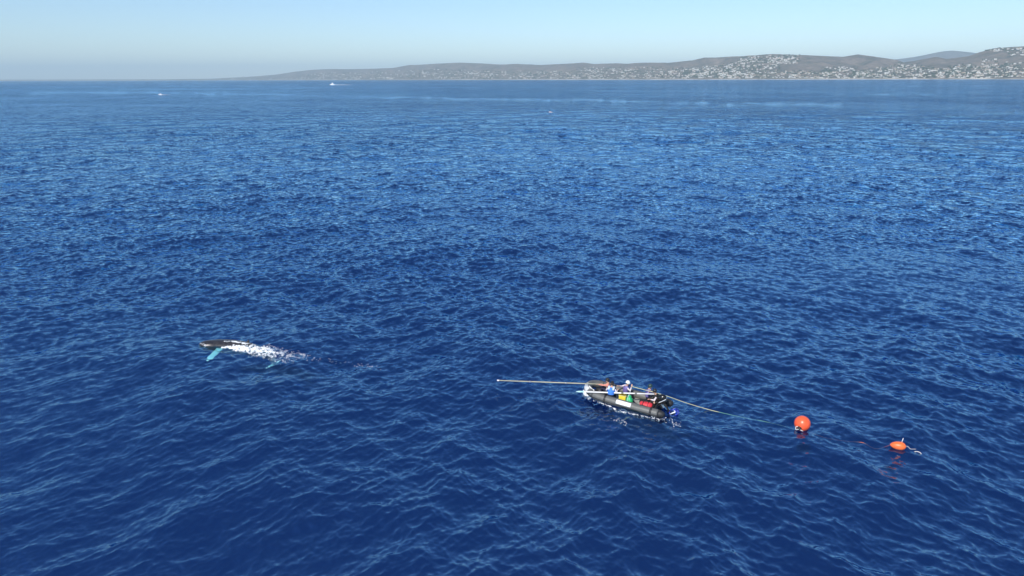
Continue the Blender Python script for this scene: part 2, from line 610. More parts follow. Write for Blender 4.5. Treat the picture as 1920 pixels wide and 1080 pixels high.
def house_mesh(kind, wall, roof):
    h = MB()
    if kind == 0:                                   # gable house
        h.box((0, 0, 3.5), (16, 11, 9), 0)
        h.add([(-8.6, -6.2, 8), (8.6, -6.2, 8), (8.6, 6.2, 8), (-8.6, 6.2, 8), (-8.6, 0, 11.6), (8.6, 0, 11.6)],
              [(0, 1, 5, 4), (2, 3, 4, 5), (0, 4, 3), (1, 2, 5)], 1)
    elif kind == 1:                                 # stepped flat-roofed villa
        h.box((0, 0, 2.5), (20, 13, 7), 0)
        h.box((3, 1.5, 7.6), (12, 9, 3.4), 0)
        h.box((0, 0, 6.15), (21, 14, 0.3), 1)
        h.box((3, 1.5, 9.5), (13, 10, 0.3), 1)
    else:                                           # long low block
        h.box((0, 0, 3.5), (30, 12, 9), 0)
        h.box((0, 0, 8.2), (31, 13, 0.4), 1)
    for x in (-5, 0, 5):
        h.box((x, -(5.55 if kind == 0 else 6.55 if kind == 1 else 6.05), 4.2), (2.6, 0.12, 2.4), 2)
    return h.mesh('house', [wall, roof, glass_d], smooth=False)


HM = [(house_mesh(0, white_w, roof_t), 'white gabled house with a reddish roof'), (house_mesh(0, cream_w, roof_g), 'cream gabled house with a grey roof'),
      (house_mesh(1, white_w, roof_w), 'white stepped flat-roofed villa'), (house_mesh(1, cream_w, roof_w), 'cream stepped flat-roofed villa'),
      (house_mesh(2, white_w, roof_w), 'long white apartment block'), (house_mesh(2, tan_w, roof_t), 'long tan block with a reddish roof'),
      (house_mesh(0, white_w, roof_g), 'white gabled house with a grey roof')]
# (x0, x1, y lo at x0, y lo at x1, y hi, count, bright share, where)
CLUST = [(1160, 1300, 128, 130, 146, 150, 0.6, 'left of the big hillside town'),
         (1285, 1420, 133, 112, 146, 330, 0.85, 'in the dense hillside town'),
         (1385, 1490, 108, 104, 119, 190, 0.85, 'on top of the built-up hill'),
         (1365, 1455, 131, 119, 133, 60, 0.8, 'on the diagonal street'),
         (1345, 1430, 133, 133, 146, 90, 0.8, 'below the diagonal street'),
         (1425, 1560, 134, 135, 146.5, 130, 0.7, 'on the shelf below the bare hill'),
         (1540, 1600, 127, 128, 146, 75, 0.9, 'in the cluster beside the shelf'),
         (1600, 1690, 137, 119, 146, 150, 0.8, 'on the slope under the saddle'),
         (1680, 1790, 119, 134, 146, 190, 0.8, 'around the small peak'),
         (1780, 1935, 124, 120, 146, 280, 0.7, 'low on the rightmost hill'),
         (1838, 1935, 95, 87.5, 97, 60, 0.95, 'on the crest of the rightmost hill'),
         (1888, 1925, 100, 100, 104, 14, 0.95, 'just under the rightmost crest'),
         (1835, 1862, 114.5, 114.5, 116.5, 8, 0.95, 'halfway up the rightmost hill'),
         (1085, 1170, 128, 127, 146.5, 110, 0.65, 'at the foot of the central hill'),
         (930, 1085, 136, 136, 147, 130, 0.5, 'scattered along the central shore'),
         (775, 930, 131, 133, 147.5, 170, 0.5, 'in the faint town left of centre'),
         (560, 775, 140, 134, 148.5, 130, 0.4, 'on the low slopes at left'),
         (430, 1930, 147.6, 144.8, 147.5, 240, 0.7, 'in the row along the shore')]
cand = []
for (x0, x1, ya, yb, yh, n, br, where) in CLUST:
    got = tries = 0
    n = int(n * 1.25)
    while got < n and tries < n * 6:
        tries += 1
        px = rng.uniform(x0, x1)
        lo = ya + (yb - ya) * (px - x0) / (x1 - x0)
        hi = yh if yh - lo > 0.4 else lo + 1.6
        py = lo + (hi - lo) * rng.random() ** 0.9
        if hi - lo > 4: py = lo + round((py - lo) / 2.7) * 2.7 + rng.normal(0, 0.35) + 0.9 * math.sin(px / 17.0 + x0)
        if vnoise(np.array([px / 9.0]), np.array([py / 3.2]), 3)[0] < -0.02 and rng.random() < 0.85: continue
        p = on_land(px, py)
        if p is None: continue
        got += 1
        k = int(rng.choice([0, 2, 4, 6])) if rng.random() < br else int(rng.choice([1, 3, 5]))
        s = rng.uniform(0.6, 1.15) * (1.0 + 0.35 * max(0.0, p[1] / 8500 - 1))
        cand.append((s / p[1] * (1.5 if k in (4, 5) else 1.0), p[0], p[1], k, s, where, math.atan2(-p[0].x, p[0].y) + rng.normal(0, 0.5)))
cand.sort(key=lambda c: -c[0])
for n_, (_, p, d, k, s, where, rz) in enumerate(cand[:300]):
    o = bpy.data.objects.new('house', HM[k][0])
    o.location = p - Vector((0, 0, 1.0))
    o.rotation_euler = (0, 0, rz)
    o.scale = (s, s, s)
    COL.objects.link(o)
    tag(o, HM[k][1] + ' ' + where, 'house', 'houses on the far coast: ' + HM[k][1] + ' ' + where)
rest = {}
tv, tf, tm = [], [], []
rb = MB()
for (_, p, d, k, s, where, rz) in cand[300:]:
    mesh = HM[k][0]
    M = Matrix.Translation(p - Vector((0, 0, 1.0))) @ Matrix.Rotation(rz, 4, 'Z') @ Matrix.Diagonal((s, s, s, 1))
    base = {0: 0, 2: 0, 4: 0, 6: 0, 1: 1, 3: 1, 5: 2}[k]
    rf = {0: 3, 1: 4, 2: 5, 3: 5, 4: 5, 5: 3, 6: 4}[k]
    kk = len(rb.v)
    rb.v += [tuple(M @ v.co) for v in mesh.vertices]
    for pl in mesh.polygons:
        rb.f.append(tuple(kk + i for i in pl.vertices))
        rb.m.append((base, rf, 6)[pl.material_index])
tag(rb.build('far_houses', [white_w, cream_w, tan_w, roof_t, roof_g, roof_w, glass_d], smooth=False),
    label='hundreds of tiny pale houses covering the far hillsides', kind='stuff')

# garden trees and scrub between the houses
leaf_m = mat('dark_foliage', (0.045, 0.060, 0.030), 0.95, noise=0.4, scale=0.05, spec=0.1)
tr_ = MB()
for (x0, x1, ya, yb, yh, n, br, where) in CLUST:
    for q in range(int(n * 1.5)):
        px = rng.uniform(x0 - 6, x1 + 6)
        lo = ya + (yb - ya) * (px - x0) / (x1 - x0)
        p = on_land(px, rng.uniform(lo - 0.5, max(yh, lo + 1.5)))
        if p is None: continue
        s = rng.uniform(5, 11) * (1 + 0.4 * max(0, p[1] / 8500 - 1))
        tr_.ball(p[0] + Vector((0, 0, s * 0.4)), (s * rng.uniform(0.8, 1.5), s, s * rng.uniform(0.6, 1.0)), 6, 4)
tag(tr_.build('garden_trees', leaf_m), label='dark clumps of trees between the far houses', kind='stuff')

# pair of office towers on the low left shore
tw_m = mat('pale_tower_concrete', (0.40, 0.40, 0.40), 0.8, noise=0.1, scale=0.05)
for k, (px, hh, wd, lb) in enumerate(((447, 92, 40, 'shorter pale office tower on the far low shore, left of its twin'),
                                      (455, 104, 44, 'taller pale office tower on the far low shore, right of its twin'))):
    a = azim(px, 144)[0]
    D = 24600.0
    t = empty('office_tower', (D * math.sin(a), D * math.cos(a), 8))
    tag(t, lb, 'tower', 'office towers on the far shore')
    m_ = MB(); m_.box((0, 0, hh / 2), (wd, wd, hh)); m_.build('shaft', tw_m, t, smooth=False)
    m_ = MB(); m_.box((0, 0, hh + 3), (wd * 0.6, wd * 0.6, 6)); m_.build('roof_plant', tw_m, t, smooth=False)
    for j in range(5):
        m_ = MB(); m_.box((0, -wd / 2 - 0.3, 12 + j * hh / 5.6), (wd * 0.86, 0.5, 6)); m_.build('window_band', glass_d, t, smooth=False)


# ------------------------------------------------------------------ people
skin_m = mat('skin', (0.52, 0.31, 0.22), 0.55)
salmon_m = mat('salmon_shirt', (0.72, 0.27, 0.20), 0.85, noise=0.15, scale=14, bump=0.4)
lav_m = mat('lavender_shirt', (0.24, 0.22, 0.48), 0.85, noise=0.15, scale=14, bump=0.4)
pale_m = mat('pale_sleeve', (0.66, 0.58, 0.60), 0.85, noise=0.1, scale=14)
navy_m = mat('navy_cloth', (0.012, 0.016, 0.045), 0.85, noise=0.2, scale=14)
black_m = mat('black_cloth', (0.012, 0.012, 0.014), 0.8, noise=0.25, scale=14)
blue_m = mat('blue_vest', (0.045, 0.19, 0.62), 0.75, noise=0.12, scale=12, bump=0.4)
lblue_m = mat('sunlit_blue_shoulder', (0.55, 0.66, 0.82), 0.75, noise=0.1, scale=12)  # lit shoulders of the blue vest, painted as a paler blue
purple_m = mat('purple_vest', (0.15, 0.12, 0.34), 0.75, noise=0.12, scale=12)
whitehat_m = mat('white_helmet', (0.72, 0.78, 0.78), 0.3)
blackhat_m = mat('black_helmet', (0.02, 0.02, 0.022), 0.18)
greenhat_m = mat('dark_green_helmet', (0.02, 0.05, 0.045), 0.3)
hair_m = mat('dark_hair', (0.02, 0.014, 0.01), 0.6)
eye_m = mat('eye', (0.02, 0.02, 0.02), 0.2)
lip_m = mat('lips', (0.40, 0.16, 0.13), 0.5)
boot_m = mat('black_boot', (0.015, 0.015, 0.016), 0.5)


def ik(a, b, l1, l2, hint):
    d = b - a
    L = min(d.length, (l1 + l2) * 0.995)
    u = d.normalized()
    x = (l1 * l1 - l2 * l2 + L * L) / (2 * L)
    h = math.sqrt(max(l1 * l1 - x * x, 0))
    n = hint - u * hint.dot(u)
    return a + u * x + n.normalized() * h, a + u * L


def person(root, hip, yaw, lean, hands, feet, head_yaw, head_pitch, shirt, sleeve, legs, helmet, vest, label, side_lean=0.0, shoulders=None):
    """A person whose hips are at `hip` (root space). lean: torso tilt forward; hands, feet: targets."""
    e = empty('person', hip)
    e.parent = root
    E = lambda p: p - Vector(hip)
    fw = Vector((math.cos(yaw), math.sin(yaw), 0))
    lf = Vector((-math.sin(yaw), math.cos(yaw), 0))
    upv = (Vector((0, 0, 1)) * math.cos(lean) + fw * math.sin(lean) + lf * side_lean).normalized()
    fr = (fw - upv * fw.dot(upv)).normalized()
    P = Vector(hip)
    V, ED, RD, MT = [], [], [], []

    def j(p, r, par, mi):
        V.append(E(p)); RD.append(r); MT.append(mi)
        if par is not None: ED.append((par, len(V) - 1))
        return len(V) - 1
    mats = [shirt, sleeve, legs, skin_m, boot_m, eye_m, lip_m, hair_m]
    pel = j(P, 0.125, None, 2)
    sp = j(P + upv * 0.20, 0.125, pel, 0)
    ch = j(P + upv * 0.40, 0.14, sp, 0)
    nk = j(P + upv * 0.53, 0.06, ch, 3)
    hb = j(P + upv * 0.62, 0.055, nk, 3)
    HC = P + upv * 0.69 + fr * 0.025
    Rh = [None, None]
    for s in (1, -1):
        shp = P + upv * 0.465 + lf * (0.185 * s)
        sh = j(shp, 0.068, ch, 0)
        tgt = Vector(hands[0 if s > 0 else 1])
        el, wr = ik(shp, tgt, 0.29, 0.27, Vector((0, 0, -1)) + lf * (0.5 * s) - fw * 0.3)
        k = j((shp + el) / 2, 0.052, sh, 1)
        k = j(el, 0.043, k, 1)
        k = j((el + wr) / 2, 0.038, k, 1)
        k = j(wr, 0.027, k, 3)
        Rh[0 if s > 0 else 1] = (wr, (wr - el).normalized())
        hpj = j(P + lf * (0.095 * s) - upv * 0.03, 0.10, pel, 2)
        ft = Vector(feet[0 if s > 0 else 1])
        kn, an = ik(P + lf * (0.095 * s), ft + Vector((0, 0, 0.09)), 0.43, 0.42, fw + Vector((0, 0, 1.2)))
        k = j((P + lf * (0.095 * s) + kn) / 2, 0.083, hpj, 2)
        k = j(kn, 0.060, k, 2)
        k = j((kn + an) / 2, 0.052, k, 2)
        k = j(an, 0.042, k, 4)
        k = j(an + fw * 0.14 - Vector((0, 0, 0.045)), 0.035, k, 4)
    me = bpy.data.meshes.new('person_skeleton')
    me.from_pydata(V, ED, [])
    ob = bpy.data.objects.new('person_skeleton', me)
    COL.objects.link(ob)
    md = ob.modifiers.new('skin', 'SKIN')
    md.use_smooth_shade = True
    for i, sv in enumerate(me.skin_vertices[0].data):
        sv.radius = (RD[i], RD[i])
        sv.use_root = (i == 0)
    sb = ob.modifiers.new('sub', 'SUBSURF')
    sb.levels = sb.render_levels = 2
    dg = bpy.context.evaluated_depsgraph_get()
    bme = bpy.data.meshes.new_from_object(ob.evaluated_get(dg))
    bpy.data.objects.remove(ob)
    # material of each face from the nearest joint
    VA = np.array([tuple(v) for v in V])
    fc = np.array([tuple(p.center) for p in bme.polygons])
    near = np.argmin(((fc[:, None, :] - VA[None]) ** 2).sum(-1), 1)
    B = MB()
    B.v = [tuple(v.co) for v in bme.vertices]
    B.f = [tuple(p.vertices) for p in bme.polygons]
    B.m = [MT[k] for k in near]
    bpy.data.meshes.remove(bme)
    # head with a face
    hy = yaw + head_yaw
    hf = Vector((math.cos(hy) * math.cos(head_pitch), math.sin(hy) * math.cos(head_pitch), math.sin(head_pitch)))
    hl = Vector((-math.sin(hy), math.cos(hy), 0))
    hu = hf.cross(hl)
    rot = Matrix((hf, hl, hu)).transposed()
    HCe = E(HC)
    pt = lambda a, b_, c: HCe + hf * a + hl * b_ + hu * c
    B.ball(HCe, (0.098, 0.078, 0.122), 16, 12, 3, rot)
    B.ball(pt(0.035, 0, -0.07), (0.055, 0.055, 0.05), 12, 8, 3, rot)            # jaw
    B.tube([pt(0.092, 0, 0.015), pt(0.112, 0, -0.012), pt(0.118, 0, -0.022), pt(0.09, 0, -0.032)], [0.008, 0.014, 0.016, 0.008], 6, 3)
    for s in (1, -1):
        B.ball(pt(0.086, 0.032 * s, 0.012), 0.012, 8, 6, 5)
        B.ball(pt(-0.005, 0.08 * s, -0.005), (0.02, 0.012, 0.032), 8, 6, 3, rot)
    B.ball(pt(0.086, 0, -0.062), (0.010, 0.026, 0.008), 8, 6, 6, rot)
    # hands: palm, four unequal bent fingers and a thumb
    for s, (wr, dr) in ((1, Rh[0]), (-1, Rh[1])):
        w_ = E(wr)
        side = dr.cross(Vector((0, 0, 1)))
        side = side.normalized() if side.length > 1e-3 else lf.copy()
        pn = side.cross(dr).normalized()
        rp = Matrix((dr, side, pn)).transposed()
        B.ball(w_ + dr * 0.05, (0.055, 0.042, 0.018), 10, 6, 3, rp)
        for q, (oy, ln) in enumerate(((-0.03, 0.07), (-0.010, 0.082), (0.010, 0.076), (0.029, 0.06))):
            b0 = w_ + dr * 0.085 + side * oy
            B.tube([b0 - dr * 0.02, b0 + dr * ln * 0.4 - pn * 0.006, b0 + dr * ln * 0.62 - pn * ln * 0.4, b0 + dr * ln * 0.42 - pn * ln * 0.72],
                   [0.0095, 0.009, 0.008, 0.0065], 6, 3)
        t0 = w_ + dr * 0.03 + side * (-0.035 * s)
        B.tube([t0, t0 + dr * 0.03 - side * (0.022 * s) - pn * 0.01, t0 + dr * 0.055 - side * (0.018 * s) - pn * 0.032], [0.012, 0.010, 0.008], 6, 3)
    body = B.build('body', mats, e)
    Hh = MB()
    Hh.ball(pt(-0.022, 0, 0.012), (0.092, 0.084, 0.122), 14, 10, 0, rot)
    Hh.ball(pt(-0.045, 0, -0.07), (0.055, 0.062, 0.055), 12, 8, 0, rot)
    Hh.build('hair', hair_m, e)
    # helmet
    H = MB()
    n, m = 16, 7
    vs, fs = [], []
    for i in range(m):
        ph = (math.pi * 0.56) * i / (m - 1)
        for k in range(n):
            an = 2 * math.pi * k / n
            c = 1.0 + (0.12 if i == m - 1 else 0)
            vs.append(pt(0.128 * math.sin(ph) * math.cos(an) * c, 0.108 * math.sin(ph) * math.sin(an) * c, 0.03 + 0.125 * math.cos(ph)))
    for i in range(m - 1):
        for k in range(n):
            k2 = (k + 1) % n
            fs.append((i * n + k, (i + 1) * n + k, (i + 1) * n + k2, i * n + k2))
    H.add(vs, fs)
    H.tube([pt(0.01, 0.095, 0.0), pt(0.045, 0.07, -0.085), pt(0.055, 0, -0.125), pt(0.045, -0.07, -0.085), pt(0.01, -0.095, 0.0)], 0.007, 6)
    ho = H.build('helmet', helmet, e)
    # life vest: a padded shell round the chest, open at neck and arms, with shoulder straps
    if vest:
        W = MB()
        n = 20
        vs, fs = [], []
        lv = [(0.06, 0.185, 0.155), (0.16, 0.20, 0.17), (0.30, 0.215, 0.18), (0.42, 0.205, 0.165), (0.47, 0.17, 0.13)]
        for (h, a, b_) in lv:
            for k in range(n):
                an = 2 * math.pi * k / n
                pf = 1 + 0.03 * math.cos(an * 4)
                vs.append(E(P + upv * h + lf * (a * pf * math.cos(an)) + fr * (b_ * pf * math.sin(an) + 0.005)))
        for i in range(len(lv) - 1):
            for k in range(n):
                k2 = (k + 1) % n
                fs.append((i * n + k, i * n + k2, (i + 1) * n + k2, (i + 1) * n + k))
        W.add(vs, fs)
        W.build('life_vest', vest, e)
        if shoulders:
            for s in (1, -1):
                Z = MB()
                Z.tube([E(P + upv * 0.34 + lf * (0.13 * s) - fr * 0.19), E(P + upv * 0.46 + lf * (0.135 * s) - fr * 0.14), E(P + upv * 0.525 + lf * (0.13 * s) - fr * 0.01),
                        E(P + upv * 0.46 + lf * (0.13 * s) + fr * 0.13)], [0.05, 0.065, 0.065, 0.05], 10, 0, True, 0.55)
                Z.build('shoulder_strap', shoulders, e)
    # the person is a thing of its own: take it out of the boat's tree, keeping its place
    e.parent = None
    e.matrix_world = BM @ Matrix.Translation(hip)
    tag(e, label, 'person', 'crew of the inflatable boat')
    return e


# ------------------------------------------------------------------ the inflatable boat
BO = at(1170, 753.5, 0)
HEAD = math.atan2(0.49, -0.872)                     # heading in the ground plane
BZ = float(np.mean([wave_z(BO.x + a, BO.y + b_) for a in np.linspace(-2, 2, 9) for b_ in (-1, 0, 1)]))
print('BOAT Z', BZ)
BO = at(1170, 753.5, BZ)
BM = Matrix.Translation((BO.x, BO.y, BZ - 0.02)) @ Matrix.Rotation(HEAD, 4, 'Z') @ Matrix.Rotation(R(-2.0), 4, 'Y')
boat = empty('inflatable_boat')
boat.matrix_world = BM
tag(boat, 'dark grey inflatable boat with an outboard motor carrying the crew', 'boat')

grey_t = mat('grey_rubber_fabric', (0.115, 0.115, 0.11), 0.5, noise=0.14, scale=5, bump=0.15)
dark_t = mat('dark_rubber', (0.022, 0.022, 0.024), 0.55, noise=0.2, scale=6)
sunlit_t = mat('sunlit_bow_grey', (0.58, 0.59, 0.60), 0.6, noise=0.1, scale=6)  # grey tube front brightened in colour to look sunlit
floor_m = mat('beige_grey_floor', (0.30, 0.29, 0.26), 0.8, noise=0.25, scale=6)
panel_m = mat('white_panel', (0.80, 0.80, 0.77), 0.6)
mark_m = mat('faded_grey_print', (0.45, 0.46, 0.47), 0.7)
rope_w = mat('white_rope', (0.75, 0.74, 0.70), 0.8)
steel_m = mat('steel', (0.55, 0.56, 0.58), 0.3, metal=1.0)
cowl_m = mat('black_gloss_cowling', (0.012, 0.012, 0.013), 0.22)
pblue_m = mat('royal_blue_plastic', (0.015, 0.035, 0.40), 0.35)
pwht_m = mat('white_plastic', (0.72, 0.75, 0.80), 0.4)

TR = 0.23
cl = [(-2.30, .78, .27), (-1.2, .80, .28), (0.2, .80, .30), (1.2, .78, .33), (1.66, .70, .37), (1.98, .52, .43), (2.16, .26, .47), (2.21, 0, .485)]
half = spline(cl, 6)
full = half + [Vector((p.x, -p.y, p.z)) for p in reversed(half[:-1])]
tu = MB(); tu.tube(full, TR, 24)
tube = tu.build('buoyancy_tube', grey_t, boat)
for s in (1, -1):                                   # tapered stern cones with grey caps
    c = MB()
    c.tube([(-2.25, .78 * s, .27), (-2.37, .78 * s, .27), (-2.53, .78 * s, .275), (-2.63, .78 * s, .28)], [TR * 1.012, TR * 1.0, TR * 0.78, TR * 0.42], 24)
    c.build('stern_cone', dark_t, tube)
st = MB()                                           # black rubbing strake along the outside
out = []
for i, p in enumerate(full):
    a, b_ = full[max(i - 1, 0)], full[min(i + 1, len(full) - 1)]
    t = (b_ - a).normalized()
    nrm = t.cross(Vector((0, 0, 1))).normalized() * -1
    if nrm.dot(Vector((p.x - 0.6 if p.x > 0.6 else 0, p.y, 0))) < 0: nrm = -nrm
    out.append(p + nrm * (TR * 0.98) + Vector((0, 0, -0.03)))
st.tube(out, 0.032, 8)
st.build('rub_strake', dark_t, tube)


def on_tube(f, ang, lift=0.0):
    """Point on the tube's skin: f along the centreline (port stern = 0 .. 1), ang from the top, + = outwards."""
    k = f * (len(full) - 1)
    i = min(int(k), len(full) - 2)
    p = full[i].lerp(full[i + 1], k - i)
    t = (full[i + 1] - full[i]).normalized()
    o = t.cross(Vector((0, 0, 1))).normalized()
    if o.dot(Vector((p.x - 0.6 if p.x > 0.6 else 0, p.y, 0))) < 0: o = -o
    return p + (Vector((0, 0, 1)) * math.cos(ang) + o * math.sin(ang)) * (TR + lift)


def tube_patch(name, f0, f1, a0, a1, m, lift, nu=10, nv=6):
    q = MB()
    vs = [on_tube(f0 + (f1 - f0) * i / nu, a0 + (a1 - a0) * k / nv, lift) for i in range(nu + 1) for k in range(nv + 1)]
    k = nv + 1
    q.add(vs, [(i * k + j, (i + 1) * k + j, (i + 1) * k + j + 1, i * k + j + 1) for i in range(nu) for j in range(nv)])
    o = q.build(name, m, tube)
    sd_ = o.modifiers.new('thick', 'SOLIDIFY'); sd_.thickness = 0.006; sd_.offset = 0
    return o


# white name panel on the port side with faded marks, pale bow patch with sunlight painted into its colour, seam bands
tube_patch('name_panel', 0.096, 0.140, R(18), R(80), panel_m, 0.004)
for f0, f1, a0, a1 in ((0.134, 0.136, 36, 62), (0.127, 0.130, 34, 40), (0.127, 0.1285, 40, 60), (0.118, 0.121, 42, 47), (0.110, 0.1115, 36, 62), (0.102, 0.1035, 36, 60)):
    tube_patch('faded_mark', f0, f1, R(a0), R(a1), mark_m, 0.010, 2, 2)
tube_patch('sunlit_bow_patch', 0.335, 0.475, R(8), R(112), sunlit_t, 0.004, 14, 8)
for f in (0.03, 0.185, 0.27, 0.73, 0.815, 0.97):
    tube_patch('seam_band', f - 0.004, f + 0.004, R(-120), R(120), dark_t, 0.003, 2, 16)
for f in (0.06, 0.20, 0.30, 0.70, 0.80):
    g = MB()
    g.tube([on_tube(f - 0.012, R(5), -0.005), on_tube(f - 0.008, R(5), 0.05), on_tube(f + 0.008, R(5), 0.05), on_tube(f + 0.012, R(5), -0.005)], 0.016, 6)
    g.build('grab_handle', dark_t, tube)
ll = MB()
pts = []
for i in range(29):
    f = 0.275 + 0.095 * i / 28
    pts.append(on_tube(f, R(-2), 0.025 + 0.012 * math.cos(i * math.pi / 2)))
ll.tube(pts, 0.032, 6)
ll.build('lifeline', rope_w, tube)

fb = MB()                                           # floor, transom, benches
fp = [(-2.02, .60), (0.8, .60), (1.4, .5), (1.78, .25), (1.9, 0), (1.78, -.25), (1.4, -.5), (0.8, -.60), (-2.02, -.60)]
n = len(fp)
fb.add([(x, y, .10) for x, y in fp] + [(x, y, .15) for x, y in fp],
       [tuple(range(n - 1, -1, -1)), tuple(range(n, 2 * n))] + [(i, (i + 1) % n, n + (i + 1) % n, n + i) for i in range(n)])
fb.build('floor', floor_m, boat, smooth=False)
kb = MB()
kb.add([(-2.1, .75, .05), (1.2, .75, .1), (2.0, 0, .3), (1.2, -.75, .1), (-2.1, -.75, .05), (-2.1, 0, -.3), (1.0, 0, -.25)],
       [(0, 5, 6, 1), (1, 6, 2), (4, 3, 6, 5), (3, 2, 6), (0, 1, 2, 3, 4)])
kb.build('keel', dark_t, boat, smooth=False)
tm_ = MB(); tm_.box((-2.05, 0, .33), (.06, 1.24, .58)); bevel(tm_.build('transom', dark_t, boat, smooth=False), .012)
for x, zz in ((0.95, .40), (-1.75, .42)):
    th_ = MB(); th_.box((x, 0, zz), (.26, 1.36, .05)); bevel(th_.build('bench', dark_t, boat, smooth=False), .012)
bl = MB(); bl.ball((1.50, -0.12, .34), (.32, .34, .20), 14, 8); bl.build('bow_dark_bulk', dark_t, boat)  # dark rounded bulk filling the bow

# outboard motor, tilted a little, with a blue propeller guard
om = empty('outboard_motor', (-2.17, 0, .60)); om.parent = boat
om.rotation_euler = (0, R(38), 0)
c = MB()
c.ball((-.14, 0, .20), (.30, .19, .23), 18, 12)
c.box((-.12, 0, .02), (.44, .30, .20), 0, None, 0.96)
bevel(c.build('cowling', cowl_m, om), .03)
c = MB(); c.box((-.13, 0, .075), (.50, .345, .03)); bevel(c.build('cowling_band', pwht_m, om, smooth=False), .008)
c = MB(); c.tube([(-.12, 0, -.06), (-.12, 0, -.45), (-.13, 0, -.86)], [.10, .075, .06], 12, 0, True, 0.6)
c.box((-.17, 0, -.62), (.34, .22, .02))
c.tube([(.05, 0, -.84), (-.05, 0, -.84), (-.25, 0, -.84), (-.36, 0, -.84)], [.02, .06, .06, .04], 10)
c.add([(-.05, -.012, -.88), (-.05, .012, -.88), (-.24, .012, -.88), (-.24, -.012, -.88), (-.14, -.01, -1.04), (-.14, .01, -1.04), (-.24, .01, -1.04), (-.24, -.01, -1.04)],
      [(0, 1, 2, 3), (7, 6, 5, 4), (0, 4, 5, 1), (1, 5, 6, 2), (2, 6, 7, 3), (3, 7, 4, 0)])
c.build('drive_leg', black_m, om)
c = MB(); c.box((.08, 0, -.16), (.10, .26, .34)); c.box((.0, 0, -.10), (.16, .10, .14)); bevel(c.build('clamp_bracket', steel_m, om, smooth=False), .01)
c = MB(); c.tube([(.10, 0.02, .06), (.42, .03, .12), (.72, .05, .14)], [.035, .028, .028], 10); c.build('tiller', black_m, om)
for k in range(6):                                   # ring cage of alternating blue and white bars
    an = k * math.pi / 3 + 0.26
    c = MB()
    c.tube([(-.16, .17 * math.cos(an), -.80 + .17 * math.sin(an)), (-.34, .19 * math.cos(an), -.80 + .19 * math.sin(an)), (-.54, .16 * math.cos(an), -.80 + .16 * math.sin(an))], .036, 8)
    c.build('guard_bar', pblue_m if k % 2 else pwht_m, om)
for x, rr in ((-.16, .17), (-.54, .16)):
    c = MB()
    c.tube([(x, rr * math.cos(a), -.80 + rr * math.sin(a)) for a in np.linspace(0, 2 * math.pi, 21)], .032, 8, 0, False)
    c.build('guard_ring', pblue_m, om)
c = MB()
for k in range(3):
    an = k * 2 * math.pi / 3
    d1, d2 = Vector((0, math.cos(an), math.sin(an))), Vector((0, -math.sin(an), math.cos(an)))
    o_ = Vector((-.42, 0, -.82))
    c.add([o_ + d1 * .03 - d2 * .02, o_ + d1 * .03 + d2 * .02, o_ + d1 * .16 + d2 * .06 + Vector((-.04, 0, 0)), o_ + d1 * .17 - d2 * .04 + Vector((.04, 0, 0))], [(0, 1, 2, 3)])
c.tube([(-.34, 0, -.84), (-.50, 0, -.84)], [.035, .025], 8)
po = c.build('propeller', steel_m, om); sm2 = po.modifiers.new('t', 'SOLIDIFY'); sm2.thickness = .012
c = MB()
c.tube(spline([(-2.25, .15, .62), (-2.0, .30, .40), (-1.6, .42, .24), (-1.0, .30, .22), (-0.55, .15, .34), (-0.35, -.10, .60), (-0.32, -.35, .72)], 6), .022, 8)
c.build('fuel_hose', black_m, boat)


def in_boat(p):
    return BM @ Vector(p)


# gear lying in the boat (each its own thing)
def gear(name, loc, rz=0.0):
    o = empty(name)
    o.matrix_world = BM @ Matrix.Translation(loc) @ Matrix.Rotation(rz, 4, 'Z')
    return o


yel_m = mat('yellow_plastic', (0.80, 0.62, 0.06), 0.45, noise=0.06, scale=5)
yd_m = mat('pale_yellow_rim', (0.80, 0.68, 0.28), 0.5)
g = gear('gear_tub', (-.02, .40, .15), 0.2)
tag(g, 'yellow open tub standing beside the green dry bag', 'tub')
c = MB()
wl = [(.17, .14, 0), (.20, .17, .52)]
vs = []
for (a, b_, z) in (wl[0], wl[1], (.185, .155, .52), (.16, .13, .06)):
    vs += [(-a, -b_, z), (a, -b_, z), (a, b_, z), (-a, b_, z)]
fs = [(3, 2, 1, 0), (12, 13, 14, 15)]
for q in range(3):
    for k in range(4):
        fs.append((q * 4 + k, q * 4 + (k + 1) % 4, q * 4 + 4 + (k + 1) % 4, q * 4 + 4 + k))
c.add(vs, fs); bevel(c.build('shell', yel_m, g, smooth=False), .012)
c = MB()
c.tube([(-.20, -.17, .52), (.20, -.17, .52), (.20, .17, .52), (-.20, .17, .52), (-.20, -.17, .52)], .018, 6)
c.build('rim', yd_m, g)
c = MB(); c.tube(spline([(-.20, 0, .50), (-.15, 0, .63), (0, 0, .68), (.15, 0, .63), (.20, 0, .50)], 4), .012, 6); c.build('handle', black_m, g)

grn_m = mat('green_vinyl', (0.02, 0.38, 0.13), 0.4, noise=0.15, scale=6, bump=0.5)
g = gear('dry_bag', (-.46, .46, .16))
tag(g, 'bright green roll-top dry bag with a white strap, beside the yellow tub', 'bag')
c = MB(); c.tube([(0, 0, 0), (0, 0, .03), (0, 0, .22), (.01, 0, .38), (.02, 0, .48), (.02, 0, .54)], [.15, .20, .215, .19, .11, .06], 16); c.build('sack', grn_m, g)
c = MB(); c.tube([(-.09, .0, .55), (0.02, .0, .58), (.13, .0, .55)], .035, 8); c.build('rolled_top', grn_m, g)
c = MB(); c.tube(spline([(.06, .20, .22), (.07, .16, .44), (.05, .02, .63), (.03, -.10, .80), (0.02, -.16, .92)], 5), .022, 6, 0, True, 0.5); c.build('strap', pwht_m, g)

